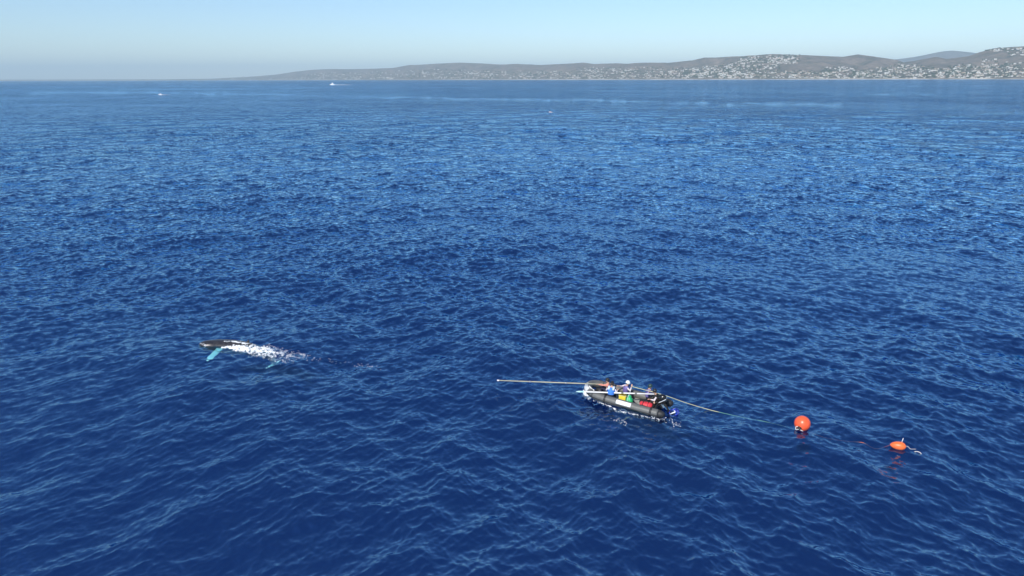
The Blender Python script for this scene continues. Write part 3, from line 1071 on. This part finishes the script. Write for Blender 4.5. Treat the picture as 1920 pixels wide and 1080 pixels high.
red_m = mat('red_fabric', (0.62, 0.035, 0.05), 0.6, noise=0.25, scale=8, bump=0.6)
g = gear('duffel_bag', (-1.42, .44, .40), 0.1)
tag(g, 'red duffel bag lying beside the outboard motor', 'bag')
c = MB(); c.tube([(-.36, 0, 0), (-.33, 0, 0.01), (-.15, .01, .03), (.08, 0, .02), (.30, -.01, .01), (.34, 0, 0)], [.08, .19, .225, .215, .20, .08], 14, 0, True, 0.8)
c.build('sack', red_m, g)
for x in (-.14, .14):
    c = MB(); c.tube([(x, .232 * math.cos(a), .015 + .20 * math.sin(a)) for a in np.linspace(0, 2 * math.pi, 19)], .017, 6, 0, False); c.build('strap', black_m, g)
c = MB(); c.tube(spline([(-.14, .02, .22), (-.06, .03, .30), (.06, .03, .30), (.14, .02, .22)], 4), .014, 6); c.build('handle', black_m, g)
c = MB(); c.box((.05, .235, .04), (.10, .01, .07)); c.build('tag_label', pwht_m, g, smooth=False)

g = gear('equipment_bag', (-1.22, -.02, .30), 0.2)
tag(g, 'black soft equipment bag behind the red duffel', 'bag')
c = MB(); c.tube([(-.30, 0, 0), (-.26, 0, .01), (0, 0, .03), (.26, 0, .01), (.30, 0, 0)], [.06, .16, .19, .16, .06], 12); c.build('sack', black_m, g)
c = MB(); c.tube(spline([(-.2, .1, .12), (-.1, .12, .24), (.1, .12, .24), (.2, .1, .12)], 4), .012, 6); c.build('handle', dark_t, g)

# poles
wood_m = mat('pale_fibreglass_pole', (0.34, 0.33, 0.24), 0.5, noise=0.12, scale=3)
wpole_m = mat('white_pole', (0.80, 0.77, 0.74), 0.45)
A_, B_ = at(1131, 720.5, 1.05), at(933, 713.2, 0.75)
pl = empty('long_pole', A_)
tag(pl, 'long pale straw-coloured pole held out over the bow towards the whale', 'pole')
d = B_ - A_
c = MB(); c.tube([Vector(), d * 0.3, d * 0.7, d], [.034, .033, .031, .028], 10); c.build('shaft', wood_m, pl)
for f in (0.34, 0.68):
    c = MB(); c.tube([d * f, d * (f + 0.012)], .047, 10); c.build('ferrule', steel_m, pl)
c = MB(); c.tube([d * 0.985, d * 1.004], .045, 10); c.build('end_cap', pwht_m, pl)

A2, B2 = at(1088, 734.3, 0.70), at(1227, 739.0, 1.02)
wp = empty('boat_pole', A2)
tag(wp, 'white pole lying lengthwise over the boat from bow to helmsman', 'pole')
d2 = B2 - A2
c = MB(); c.tube([Vector(), d2 * 0.5, d2], .040, 10); c.build('shaft', wpole_m, wp)
for f in (0.56, 0.74):
    c = MB(); c.tube([d2 * f, d2 * (f + 0.03)], .046, 10); c.build('grip', mat('grey_grip', (0.16, 0.16, 0.15), 0.7), wp)
c = MB(); c.tube([d2 * -0.06, d2 * -0.02, d2 * 0.05], [.012, .045, .045], 10); c.build('pale_tip', mat('pale_aqua_plastic', (0.45, 0.75, 0.75), 0.4), wp)

# ------------------------------------------------------------------ the crew (placed in the boat)
BI = BM.inverted()
loc = lambda p: BI @ p
def hips(px, py, z):
    p = loc(at(px, py, z))
    print('HIPS', [round(c, 2) for c in p])
    return (p.x, p.y, p.z)


pd = (B_ - A_).normalized()
H1 = hips(1141, 733.5, 0.60)
hA = loc(A_ + pd * 0.42)
hB = loc(A_ + pd * 0.05)
person(boat, H1, R(12), 0.12, [hA, hB], [(H1[0] + .42, .22, .15), (H1[0] + .40, -.05, .15)], R(15), -0.1,
       salmon_m, salmon_m, navy_m, blackhat_m, None, 'person in a salmon shirt and dark helmet holding the long pole at the bow')
H2 = hips(1145, 741.5, 0.66)
person(boat, H2, R(-80), 0.30, [(H2[0] + .33, .30, .84), (H2[0] - .26, .30, .82)], [(H2[0] + .18, .20, .15), (H2[0] - .12, .20, .15)], R(10), -0.6,
       navy_m, pale_m, navy_m, blackhat_m, blue_m, 'person in a bright blue life vest seated on the near side of the boat', 0, lblue_m)
RH = at(1184, 724.5, 1.0)
H3 = hips(1172, 737.5, 0.42)
HL3 = loc(at(1160, 723.5, 0.92))
person(boat, H3, R(205), 0.12, [HL3, loc(RH)], [(H3[0] - .45, H3[1] + .30, .15), (H3[0] - .48, H3[1] + .08, .15)], R(-20), -0.1,
       lav_m, pale_m, navy_m, whitehat_m, purple_m, 'person in a lavender vest and white helmet hauling the rope amidships')
R4 = at(1222, 734.5, 1.0)
H4 = hips(1214, 744, 0.42)
person(boat, H4, R(190), 0.10, [loc(R4), loc(R4) + Vector((.14, 0, 0))], [(H4[0] - .42, H4[1] + .25, .15), (H4[0] - .42, H4[1] + .05, .15)], R(10), -0.15,
       lav_m, lav_m, navy_m, greenhat_m, purple_m, 'person in a lavender vest and dark green helmet holding the rope astern')
H5 = hips(1232, 753, 0.50)
person(boat, H5, R(35), 0.25, [(H5[0] + .34, H5[1] + .30, .66), (H5[0] + .05, H5[1] + .38, .62)], [(H5[0] + .42, H5[1] + .18, .15), (H5[0] + .42, H5[1] - .02, .15)], R(25), -0.2,
       black_m, pale_m, black_m, blackhat_m, black_m, 'helmsman in black with pale sleeves sitting in front of the outboard motor')

# ------------------------------------------------------------------ tow rope, buoys
yrope_m = mat('yellow_green_rope', (0.44, 0.47, 0.30), 0.75, noise=0.15, scale=9)
E1 = at(1250, 742.5, 0.85)
E2 = at(1318, 764.5, 0.10)
E2 = afloat(1322, 766, 0.10)
pts = [RH, R4, E1, E1.lerp(E2, 0.5) - Vector((0, 0, 0.03)), E2] + [afloat(px_, py_, dz_) for px_, py_, dz_ in
       ((1345, 772, 0.0), (1365, 776.5, -0.05), (1385, 781, -0.10), (1405, 785, -0.10), (1425, 788.5, -0.03), (1445, 793, -0.14), (1470, 799, -0.30), (1493, 806, -0.16))]
c = MB(); rp_ = spline(pts, 6)
c.tube(rp_, list(np.interp(range(len(rp_)), [0, 24, 36, 52, 54, 57, 60, 90], [.020, .020, .015, .004, .018, .018, .004, .003])), 8)
c.v = [tuple(Vector(v) - RH) for v in c.v]
ro = c.build('tow_rope', yrope_m); ro.location = RH
tag(ro, 'yellow-green rope running from the crew over the stern towards the round buoy', 'rope')

or_m = mat('orange_vinyl_buoy', (0.86, 0.115, 0.04), 0.32, noise=0.05, scale=3)
BR = 0.405
bp = afloat(1504.5, 805, 0)
bz = bp.z
by = empty('round_buoy', (bp.x, bp.y + 0.1, bz))
tag(by, 'large round orange buoy floating astern of the boat', 'buoy')
c = MB(); c.ball((0, 0, BR * 0.74), (BR, BR, BR), 32, 20); c.build('float_ball', or_m, by)
ed = Vector((-0.55, -0.60, -0.30)).normalized()
c = MB()
bc = Vector((0, 0, BR * 0.74))
c.tube([bc + ed * (BR * 0.93), bc + ed * (BR * 1.10), bc + ed * (BR * 1.22)], [.13, .085, .07], 12)
c.build('rope_eye', mat('black_rubber_eye', (0.02, 0.02, 0.022), 0.5), by)
c = MB()
c.tube(spline([bc + Vector((-BR * .80, -BR * .58, -.05)), bc + Vector((-BR * 1.05, -BR * .5, -.12)), bc + Vector((-BR * .98, -BR * .62, -.24)), bc + ed * (BR * 1.2), bc + Vector((-.1, -BR * 1.02, -.24))], 5), .016, 8)
c.build('eye_lashing', rope_w, by)

or2_m = mat('faded_orange_buoy', (0.86, 0.16, 0.04), 0.4, noise=0.08, scale=4)
tp = afloat(1683, 839.5, 0)
tz = tp.z
tbz = empty('teardrop_buoy', (tp.x, tp.y, tz + 0.02))
tag(tbz, 'small teardrop orange buoy lying on its side, right of the round one', 'buoy')
ax = Vector((1, -0.35, 0.02)).normalized()
c = MB()
prf = [(-.36, .02), (-.33, .07), (-.25, .15), (-.10, .215), (.06, .235), (.18, .225), (.28, .17), (.33, .10), (.36, .05)]
c.tube([Vector((0, 0, .10)) + ax * a for a, _ in prf], [b_ * .9 for _, b_ in prf], 24)
c.build('float_body', or2_m, tbz)
c = MB(); c.tube([Vector((0.16, 0, .30)), Vector((.18, 0, .40)), Vector((.20, 0, .52))], [.022, .016, .013], 8); c.build('valve_stem', pwht_m, tbz)
c = MB(); c.tube(spline([ax * .34 + Vector((0, 0, .12)), ax * .46 + Vector((0, .06, .10)), ax * .52 + Vector((0, -.08, .05)), ax * .60 + Vector((0, -.02, .02)), ax * .75 + Vector((0.1, .05, 0))], 5), .008, 8); c.build('rope_tail', rope_w, tbz)
p0, p1 = bp + Vector((.1, .1, -.05)), tp - ax * .36
c = MB()
bl_ = spline([p0, *[Vector((q.x, q.y, wave_z(q.x, q.y) + dz_)) for q, dz_ in ((p0.lerp(p1, .25), -.35), (p0.lerp(p1, .5), -.30), (p0.lerp(p1, .68), -.04), (p0.lerp(p1, .74), -.05), (p0.lerp(p1, .86), -.22))], p1 + Vector((0, 0, .08))], 6)
c.tube(bl_, list(np.interp(range(len(bl_)), [0, 15, 17, 23, 25, 40], [.003, .003, .014, .014, .004, .004])), 6)
c.v = [tuple(Vector(v) - p0) for v in c.v]
o = c.build('buoy_line', mat('orange_rope', (0.55, 0.16, 0.08), 0.8)); o.location = p0
tag(o, 'thin orange line in the water linking the two buoys', 'rope')
e0 = at(1721, 850, 0)
c = MB(); c.tube(spline([(-.12, .10, .0), (-.03, .03, .05), (.06, -.07, .05), (.10, -.14, .0)], 4), .014, 6)
o = c.build('rope_end', rope_w); o.location = (e0.x, e0.y, wave_z(e0.x, e0.y))
tag(o, 'short white rope end floating right of the teardrop buoy', 'rope')

# ------------------------------------------------------------------ the whale
whale = MB()
wsp = [afloat(373, 648.5, -.17), afloat(384, 648, -.10), afloat(405, 648.5, -.12), afloat(430, 650, -.20),
       afloat(460, 653, -.30), afloat(487, 659, -.50), afloat(505, 668, -.70), afloat(512, 677, -.60), afloat(514, 683, -.38)]
wc = spline(wsp, 6)
wr = np.interp(np.linspace(0, 1, len(wc)), [0, .04, .12, .28, .42, .6, .75, .88, 1.0], [.10, .24, .40, .55, .58, .46, .28, .15, .10])
whale.tube(wc, list(wr), 20, 0, True, 0.86)


def fin(root, d, side, length, w0, w1, th, sweep=0.0, n=10):
    """Tapered flipper from root along d, chord along side."""
    vs, fs = [], []
    d, side = d.normalized(), side.normalized()
    nn = d.cross(side).normalized()
    for i in range(n + 1):
        t = i / n
        wd = w0 + (w1 - w0) * t
        if t > 0.75: wd *= math.sqrt(max(0.02, 1 - ((t - 0.75) / 0.26) ** 2))
        wd *= 1 + 0.10 * math.sin(i * 2.4)
        c_ = root + d * (length * t) + side * (sweep * t * t)
        tt = th * (1 - 0.75 * t)
        for k in range(10):
            a = 2 * math.pi * k / 10
            vs.append(c_ + side * (wd / 2 * math.cos(a)) + nn * (tt / 2 * math.sin(a)))
    for i in range(n):
        for k in range(10):
            k2 = (k + 1) % 10
            fs.append((i * 10 + k, i * 10 + k2, (i + 1) * 10 + k2, (i + 1) * 10 + k))
    fs.append(tuple(range(9, -1, -1)))
    fs.append(tuple(n * 10 + k for k in range(10)))
    whale.add(vs, fs)


f0 = afloat(411, 655, -.10)
f1 = afloat(388, 677, -.12)
fin(f0 + (f0 - f1).normalized() * .30, (f1 - f0), Vector((.93, -.36, 0)), (f1 - f0).length + .30, .60, .62, .12)
g0 = Vector(wsp[2]) + Vector((0.0, .42, -.35))
fin(g0, Vector((-.5, 1, -.6)), Vector((.8, .45, 0)), 1.5, .42, .34, .12)
fl0 = Vector(wsp[-1])
q0, q1 = afloat(496, 691, -.22), afloat(527, 674, -.24)
fin(fl0 + (q1 - q0).normalized() * 0.1, q0 - fl0, Vector((.7, -.7, 0)), (q0 - fl0).length + .1, .40, .16, .09, .08)
fin(fl0 - (q1 - q0).normalized() * 0.1, q1 - fl0, Vector((.7, -.7, 0)), (q1 - fl0).length + .1, .40, .16, .09, .08)
df_ = Vector(wsp[4]) + Vector((.2, 0, .44))
fin(df_, Vector((.5, -.1, 1)), Vector((1, -.2, 0)), .26, .36, .12, .10)
wo = whale.build('whale_raw', [])
md = wo.modifiers.new('remesh', 'REMESH')
md.mode = 'VOXEL'
md.voxel_size = 0.045
md.use_smooth_shade = True
sm3 = wo.modifiers.new('smooth', 'SMOOTH'); sm3.iterations = 3
dg = bpy.context.evaluated_depsgraph_get()
wme = bpy.data.meshes.new_from_object(wo.evaluated_get(dg))
bpy.data.objects.remove(wo)
FINPTS = [tuple(f0.lerp(f1, k / 8)) for k in range(10)] + [tuple(q0.lerp(q1, k / 8)) for k in range(9)]
pale = np.zeros(len(wme.vertices), np.float32)
cc = np.array([tuple(v) for v in wc])
for v in wme.vertices:
    p = np.array(tuple(v.co))
    dd = np.sqrt(((cc - p) ** 2).sum(1))
    j_ = int(dd.argmin())
    o_ = dd[j_] - wr[j_]
    pale[v.index] = min(1, max(0, (o_ - 0.08) / 0.12)) if min((p[0] - m_[0]) ** 2 + (p[1] - m_[1]) ** 2 for m_ in FINPTS) < .2 else 0
    if p[2] > wave_z(p[0], p[1]) + 0.03: pale[v.index] = 0
pa = wme.attributes.new('pale', 'FLOAT', 'POINT')
pa.data.foreach_set('value', pale)
wh_m = bpy.data.materials.new('whale_skin')
wh_m.use_nodes = True
nt = wh_m.node_tree
b = nt.nodes['Principled BSDF']
b.inputs['Roughness'].default_value = 0.28
an_ = nt.nodes.new('ShaderNodeAttribute'); an_.attribute_name = 'pale'
tc = nt.nodes.new('ShaderNodeTexCoord')
nz_ = nt.nodes.new('ShaderNodeTexNoise'); nz_.inputs['Scale'].default_value = 6; nz_.inputs['Detail'].default_value = 6
nt.links.new(tc.outputs['Object'], nz_.inputs['Vector'])
rr_ = nt.nodes.new('ShaderNodeValToRGB')
rr_.color_ramp.elements[0].position, rr_.color_ramp.elements[0].color = 0.35, (0.014, 0.014, 0.018, 1)
rr_.color_ramp.elements[1].position, rr_.color_ramp.elements[1].color = 0.75, (0.05, 0.045, 0.046, 1)
nt.links.new(nz_.outputs['Fac'], rr_.inputs[0])
mxc = nt.nodes.new('ShaderNodeMix'); mxc.data_type = 'RGBA'
nt.links.new(an_.outputs['Fac'], mxc.inputs['Factor'])
nt.links.new(rr_.outputs[0], mxc.inputs[6])
mxc.inputs[7].default_value = (0.90, 0.93, 0.92, 1)
nt.links.new(mxc.outputs[2], b.inputs['Base Color'])
wme.materials.clear()
wme.materials.append(wh_m)
org = Vector(wsp[3])
wme.transform(Matrix.Translation(-org))
wo = bpy.data.objects.new('whale', wme)
wo.location = org
COL.objects.link(wo)
tag(wo, 'dark humpback whale at the surface with a white flipper under the water', 'whale')


# ------------------------------------------------------------------ foam and splashes
ICO = bmesh.new()
bmesh.ops.create_icosphere(ICO, subdivisions=1, radius=1.0)
IV = [v.co.copy() for v in ICO.verts]
IF = [tuple(v.index for v in f.verts) for f in ICO.faces]
ICO.free()


from mathutils.bvhtree import BVHTree
WBVH = BVHTree.FromPolygons([tuple(v.co + org) for v in wme.vertices], [tuple(p.vertices) for p in wme.polygons])


def on_whale(px, py):
    """Where the line of sight through a photo point meets the whale or the water: (point, on the whale?)."""
    d_ = (F + RT * ((px - 960) / FOC) - UP * ((py - 540) / FOC)).normalized()
    q_ = afloat(px, py, 0)
    h = WBVH.ray_cast(Vector((0, 0, CAM_H)), d_)[0]
    if h is not None and h.z > q_.z: return h
    return q_


def foam(name, label, spots, absolute=False):
    """spots: (point, radius, flatness, height above the water)"""
    V_, F_ = [], []
    k = 0
    for p, r, fl_, h in spots:
        z = (p.z if absolute else wave_z(p.x, p.y)) + h
        a = random.uniform(0, 6.28)
        ca_, sa_ = math.cos(a), math.sin(a)
        ex = random.uniform(0.7, 1.6)
        for v in IV:
            x, y = v.x * r * ex, v.y * r / ex
            jx = 1 + random.uniform(-.25, .25)
            V_.append((p.x + (x * ca_ - y * sa_) * jx, p.y + (x * sa_ + y * ca_) * jx, z + v.z * r * fl_))
        F_ += [tuple(i + k for i in f) for f in IF]
        k += len(IV)
    q = MB(); q.add(V_, F_)
    o = q.build(name, foam_m)
    tag(o, label, kind='stuff')
    return o


def along(path, n, w, power=1.0):
    """n random points round a polyline of (px, py, half-width in px, weight)."""
    segs = [(path[i], path[i + 1]) for i in range(len(path) - 1)]
    ws = np.array([max(1e-3, (a[3] + b[3]) / 2 * math.hypot(b[0] - a[0], b[1] - a[1])) for a, b in segs])
    ws /= ws.sum()
    out_ = []
    for s in rng.choice(len(segs), n, p=ws):
        a, b = segs[s]
        t = rng.random()
        hw = a[2] + (b[2] - a[2]) * t
        out_.append((a[0] + (b[0] - a[0]) * t + rng.normal(0, hw * 0.5), a[1] + (b[1] - a[1]) * t + rng.normal(0, hw * 0.45), t))
    return out_


sp_ = []


def clumpy(pts, sc=(5.0, 2.2), keep=0.0, seed=5):
    for x, y, t in pts:
        if fbm(np.array([x / sc[0]]), np.array([y / sc[1]]), 2, seed)[0] > keep or rng.random() < 0.10: yield x, y


for x, y in clumpy(along([(417, 652, .8, 0.15), (428, 652, 2.5, .8), (440, 653, 4, 1.2), (465, 655, 6.5, 1.7), (488, 657, 7.5, 1.5), (502, 659, 7, .9), (514, 661, 6, .3)], 3300, 1), keep=-0.04):
    sp_.append((on_whale(x, y), abs(rng.normal(.026, .016)) + .012, rng.uniform(.4, .8), rng.uniform(.0, .05)))
for x, y in clumpy(along([(420, 640.5, .8, .3), (440, 641, 1.4, 1.0), (462, 645, 2.2, 1.0), (480, 649, 2, .6)], 420, 1), keep=0.0):
    sp_.append((on_whale(x, y), rng.uniform(.012, .04), .6, rng.uniform(.0, .05)))
for x, y in clumpy(along([(495, 655, 9, 1.2), (520, 661, 9, 1.0), (545, 665, 7, .6), (575, 667, 6, .2)], 1900, 1), keep=0.08):
    sp_.append((on_whale(x, y), rng.uniform(.007, .026), .5, rng.uniform(.0, .04)))
for x, y in clumpy(along([(470, 663, 4, .8), (500, 668, 7, 1.0), (525, 674, 9, 1.0), (555, 672, 9, .5)], 620, 1), keep=0.08):
    sp_.append((on_whale(x, y), rng.uniform(.010, .03), .5, rng.uniform(.0, .02)))
for x, y in clumpy(along([(375, 644, 2, 1.0), (386, 649, 3, 1.0)], 90, 1), keep=0.0):
    sp_.append((on_whale(x, y), rng.uniform(.010, .03), .5, rng.uniform(.0, .02)))
for x, y, t in along([(560, 668, 5, 1.0), (640, 680, 5, .4), (720, 690, 5, .2)], 50, 1):
    sp_.append((on_whale(x, y), rng.uniform(.010, .028), .5, .01))
foam('whale_splash', 'white water churning over the back and tail of the whale', sp_, True)

sp_ = []
for x, y in clumpy(along([(1096, 741, 2, 1.8), (1104, 746, 3, 2.2), (1116, 751, 2, 1.4), (1130, 757, 1.5, .9), (1150, 765, 1.5, 1.0), (1158, 771, 2.5, 1.0), (1176, 774, 1.5, .5), (1200, 780, 1.5, .4), (1225, 784, 2, .8), (1236, 787, 3, .9)], 620, 1), sc=(4.0, 2.5), keep=0.12, seed=15):
    sp_.append((afloat(x, y, 0), rng.uniform(.008, .032), .45, rng.uniform(0, .03)))
for x, y, t in along([(1094, 737, 2, 1.0), (1102, 742, 3, 1.6), (1110, 747, 2, 1.0)], 260, 1):
    sp_.append((afloat(x, y, 0), rng.uniform(.02, .06), .6, rng.uniform(.0, .14)))
for x, y in clumpy(along([(1236, 786, 5, 1.0), (1258, 786, 8, 1.0), (1275, 800, 8, .5)], 110, 1), sc=(4.0, 2.5), keep=0.1, seed=16):
    sp_.append((afloat(x, y, 0), rng.uniform(.010, .03), .45, .01))
for x, y in clumpy(along([(1150, 786, 4, 1.0), (1175, 793, 5, 1.0)], 120, 1), sc=(4.0, 2.0), keep=0.1, seed=17):
    sp_.append((afloat(x, y, 0), rng.uniform(.008, .022), .4, .005))  # flecks standing in for the grey reflection below the hull
foam('bow_foam', 'white foam along the bow and near side of the boat, plus flecks imitating its reflection', sp_, True)

# ------------------------------------------------------------------ far boats and a gull
hullw = mat('white_gelcoat', (0.82, 0.83, 0.84), 0.35, noise=0.03, scale=1)
tint_g = mat('dark_glass', (0.02, 0.03, 0.04), 0.1)


def hull_mb(L, B, H):
    h = MB()
    st_ = [(-.5, .42, .0), (-.25, .48, .02), (.05, .48, .08), (.3, .34, .22), (.45, .12, .42), (.5, .01, .5)]
    vs = []
    for x, y, z in st_:
        zt = H * (0.75 + 0.5 * z)
        vs += [(x * L, y * B, zt), (x * L * .97, y * B * .75, -.12 * H), (x * L * .96, 0, -.3 * H), (x * L * .97, -y * B * .75, -.12 * H), (x * L, -y * B, zt)]
    fs = []
    for i in range(5):
        for k in range(4):
            fs.append((i * 5 + k, i * 5 + k + 1, (i + 1) * 5 + k + 1, (i + 1) * 5 + k))
        fs.append((i * 5 + 4, i * 5, (i + 1) * 5, (i + 1) * 5 + 4))
    fs.append((0, 1, 2, 3, 4))
    h.add(vs, fs)
    return h


cp = at(623, 159.3, 0)
cr_ = empty('motor_cruiser', (cp.x, cp.y, 0)); cr_.rotation_euler = (0, 0, R(170))
tag(cr_, 'white motor cruiser under way below the far coast', 'boat', 'far motor boats')
hull_mb(17, 5, 2.2).build('hull', hullw, cr_, smooth=False)
c = MB(); c.box((-.5, 0, 3.0), (8.5, 3.9, 2.4), 0, None, .88); c.build('cabin', hullw, cr_, smooth=False)
c = MB(); c.box((-1.4, 0, 5.2), (4.6, 3.2, 1.8), 0, None, .85); c.build('flybridge', hullw, cr_, smooth=False)
c = MB(); c.box((-.3, 0, 3.3), (7.6, 4.05, .7)); c.build('window_band', tint_g, cr_, smooth=False)
c = MB(); c.tube([(-2.2, 0, 6), (-2.4, 0, 9)], .12, 6); c.tube([(-2.4, -1, 7.6), (-2.4, 1, 7.6)], .08, 6); c.build('mast', hullw, cr_)
sp_ = []
hd = Vector((math.cos(R(170)), math.sin(R(170)), 0))
for k in range(240):
    t = rng.random() ** 1.6 * 62
    p = cp - hd * (8 + t) + Vector((rng.normal(0, 1), rng.normal(0, 1.2 + t * .05), 0))
    sp_.append((p, rng.uniform(.5, 1.3) * (1.2 - t / 80), .5, .1))
for k in range(40):
    sp_.append((cp + hd * rng.uniform(-6, 8) + Vector((0, -2.6, 0)), rng.uniform(.3, .7), .6, .1))
foam('cruiser_wake', 'white wake trailing behind the far motor cruiser', sp_)

sp0 = at(301, 177.8, 0)
mbt = empty('motorboat', (sp0.x, sp0.y, 0)); mbt.rotation_euler = (0, 0, R(165))
tag(mbt, 'small white open motorboat on the far water at left', 'boat', 'far motor boats')
hull_mb(5.6, 2.1, 1.1).build('hull', hullw, mbt, smooth=False)
c = MB(); c.box((-.2, 0, 1.2), (.8, .7, .9), 0, None, .8); c.build('console', hullw, mbt, smooth=False)
c = MB(); c.box((.0, 0, 1.75), (.06, .8, .35)); c.build('windscreen', tint_g, mbt, smooth=False)
c = MB(); c.box((-2.95, 0, .7), (.35, .4, .8), 0, None, .8); c.build('outboard', cowl_m, mbt, smooth=False)
hd = Vector((math.cos(R(165)), math.sin(R(165)), 0))
sp_ = []
for k in range(110):
    t = rng.random() ** 1.5 * 12
    sp_.append((sp0 - hd * (3 + t) + Vector((0, rng.normal(0, .4), 0)), rng.uniform(.10, .30) * (1.1 - t / 16), .5, .05))
foam('motorboat_wake', 'short white wake behind the small far motorboat', sp_)

gull_w = mat('white_feathers', (0.82, 0.82, 0.82), 0.8)
gull_g = mat('grey_feathers', (0.20, 0.21, 0.23), 0.8)
gull_b = mat('black_wingtip', (0.015, 0.015, 0.016), 0.8)
gd = (F + RT * ((1032 - 960) / FOC) - UP * ((210.5 - 540) / FOC)) * 118
gp = Vector((0, 0, CAM_H)) + gd
gu = empty('gull', gp); gu.rotation_euler = (R(12), 0, R(160))
tag(gu, 'gull with dark wingtips flying low over the middle of the sea', 'gull')
c = MB(); c.tube([(-.30, 0, .02), (-.22, 0, .01), (0, 0, 0), (.14, 0, .02), (.22, 0, .05), (.27, 0, .055), (.31, 0, .045)], [.015, .05, .085, .075, .045, .04, .012], 12)
for s in (1, -1):                                   # wings are one surface with the body
    vs = []
    for (y, x0, x1, z) in ((.04, -.10, .12, .03), (.24, -.08, .12, .12), (.42, -.10, .09, .15), (.58, -.13, .02, .11), (.70, -.16, -.12, .07)):
        vs += [(x0, y * s, z + .012), (x1, y * s, z + .012), (x1, y * s, z - .012), (x0, y * s, z - .012)]
    for i in range(4):
        c.add([vs[i * 4 + q] for q in range(4)] + [vs[i * 4 + 4 + q] for q in range(4)],
              [(0, 1, 5, 4), (1, 2, 6, 5), (2, 3, 7, 6), (3, 0, 4, 7)] + ([(7, 6, 5, 4)] if i == 3 else []), 2 if i >= 2 else (1 if i == 1 else 0))
c.add([(-.28, -.03, .02), (-.28, .03, .02), (-.42, .09, .03), (-.42, -.09, .03), (-.28, -.03, .0), (-.28, .03, .0), (-.42, .09, .02), (-.42, -.09, .02)],
      [(0, 1, 2, 3), (7, 6, 5, 4), (0, 3, 7, 4), (1, 5, 6, 2), (2, 6, 7, 3)])
c.build('body', [gull_w, gull_g, gull_b], gu)

# ------------------------------------------------------------------ haze in the air
hz = MB()
hz.box((0, 0, (-4.5 + 850) / 2), (90000, 90000, 854.5))
ho = hz.build('haze', [], smooth=False)
ho['kind'] = 'stuff'
hm = bpy.data.materials.new('haze_air')
hm.use_nodes = True
nt = hm.node_tree
nt.nodes.clear()
o_ = nt.nodes.new('ShaderNodeOutputMaterial')
pv = nt.nodes.new('ShaderNodeVolumePrincipled')
pv.inputs['Color'].default_value = (0.65, 0.87, 1.0, 1)
pv.inputs['Density'].default_value = 4.5e-5
pv.inputs['Anisotropy'].default_value = -0.08
nt.links.new(pv.outputs[0], o_.inputs['Volume'])
ho.data.materials.append(hm)
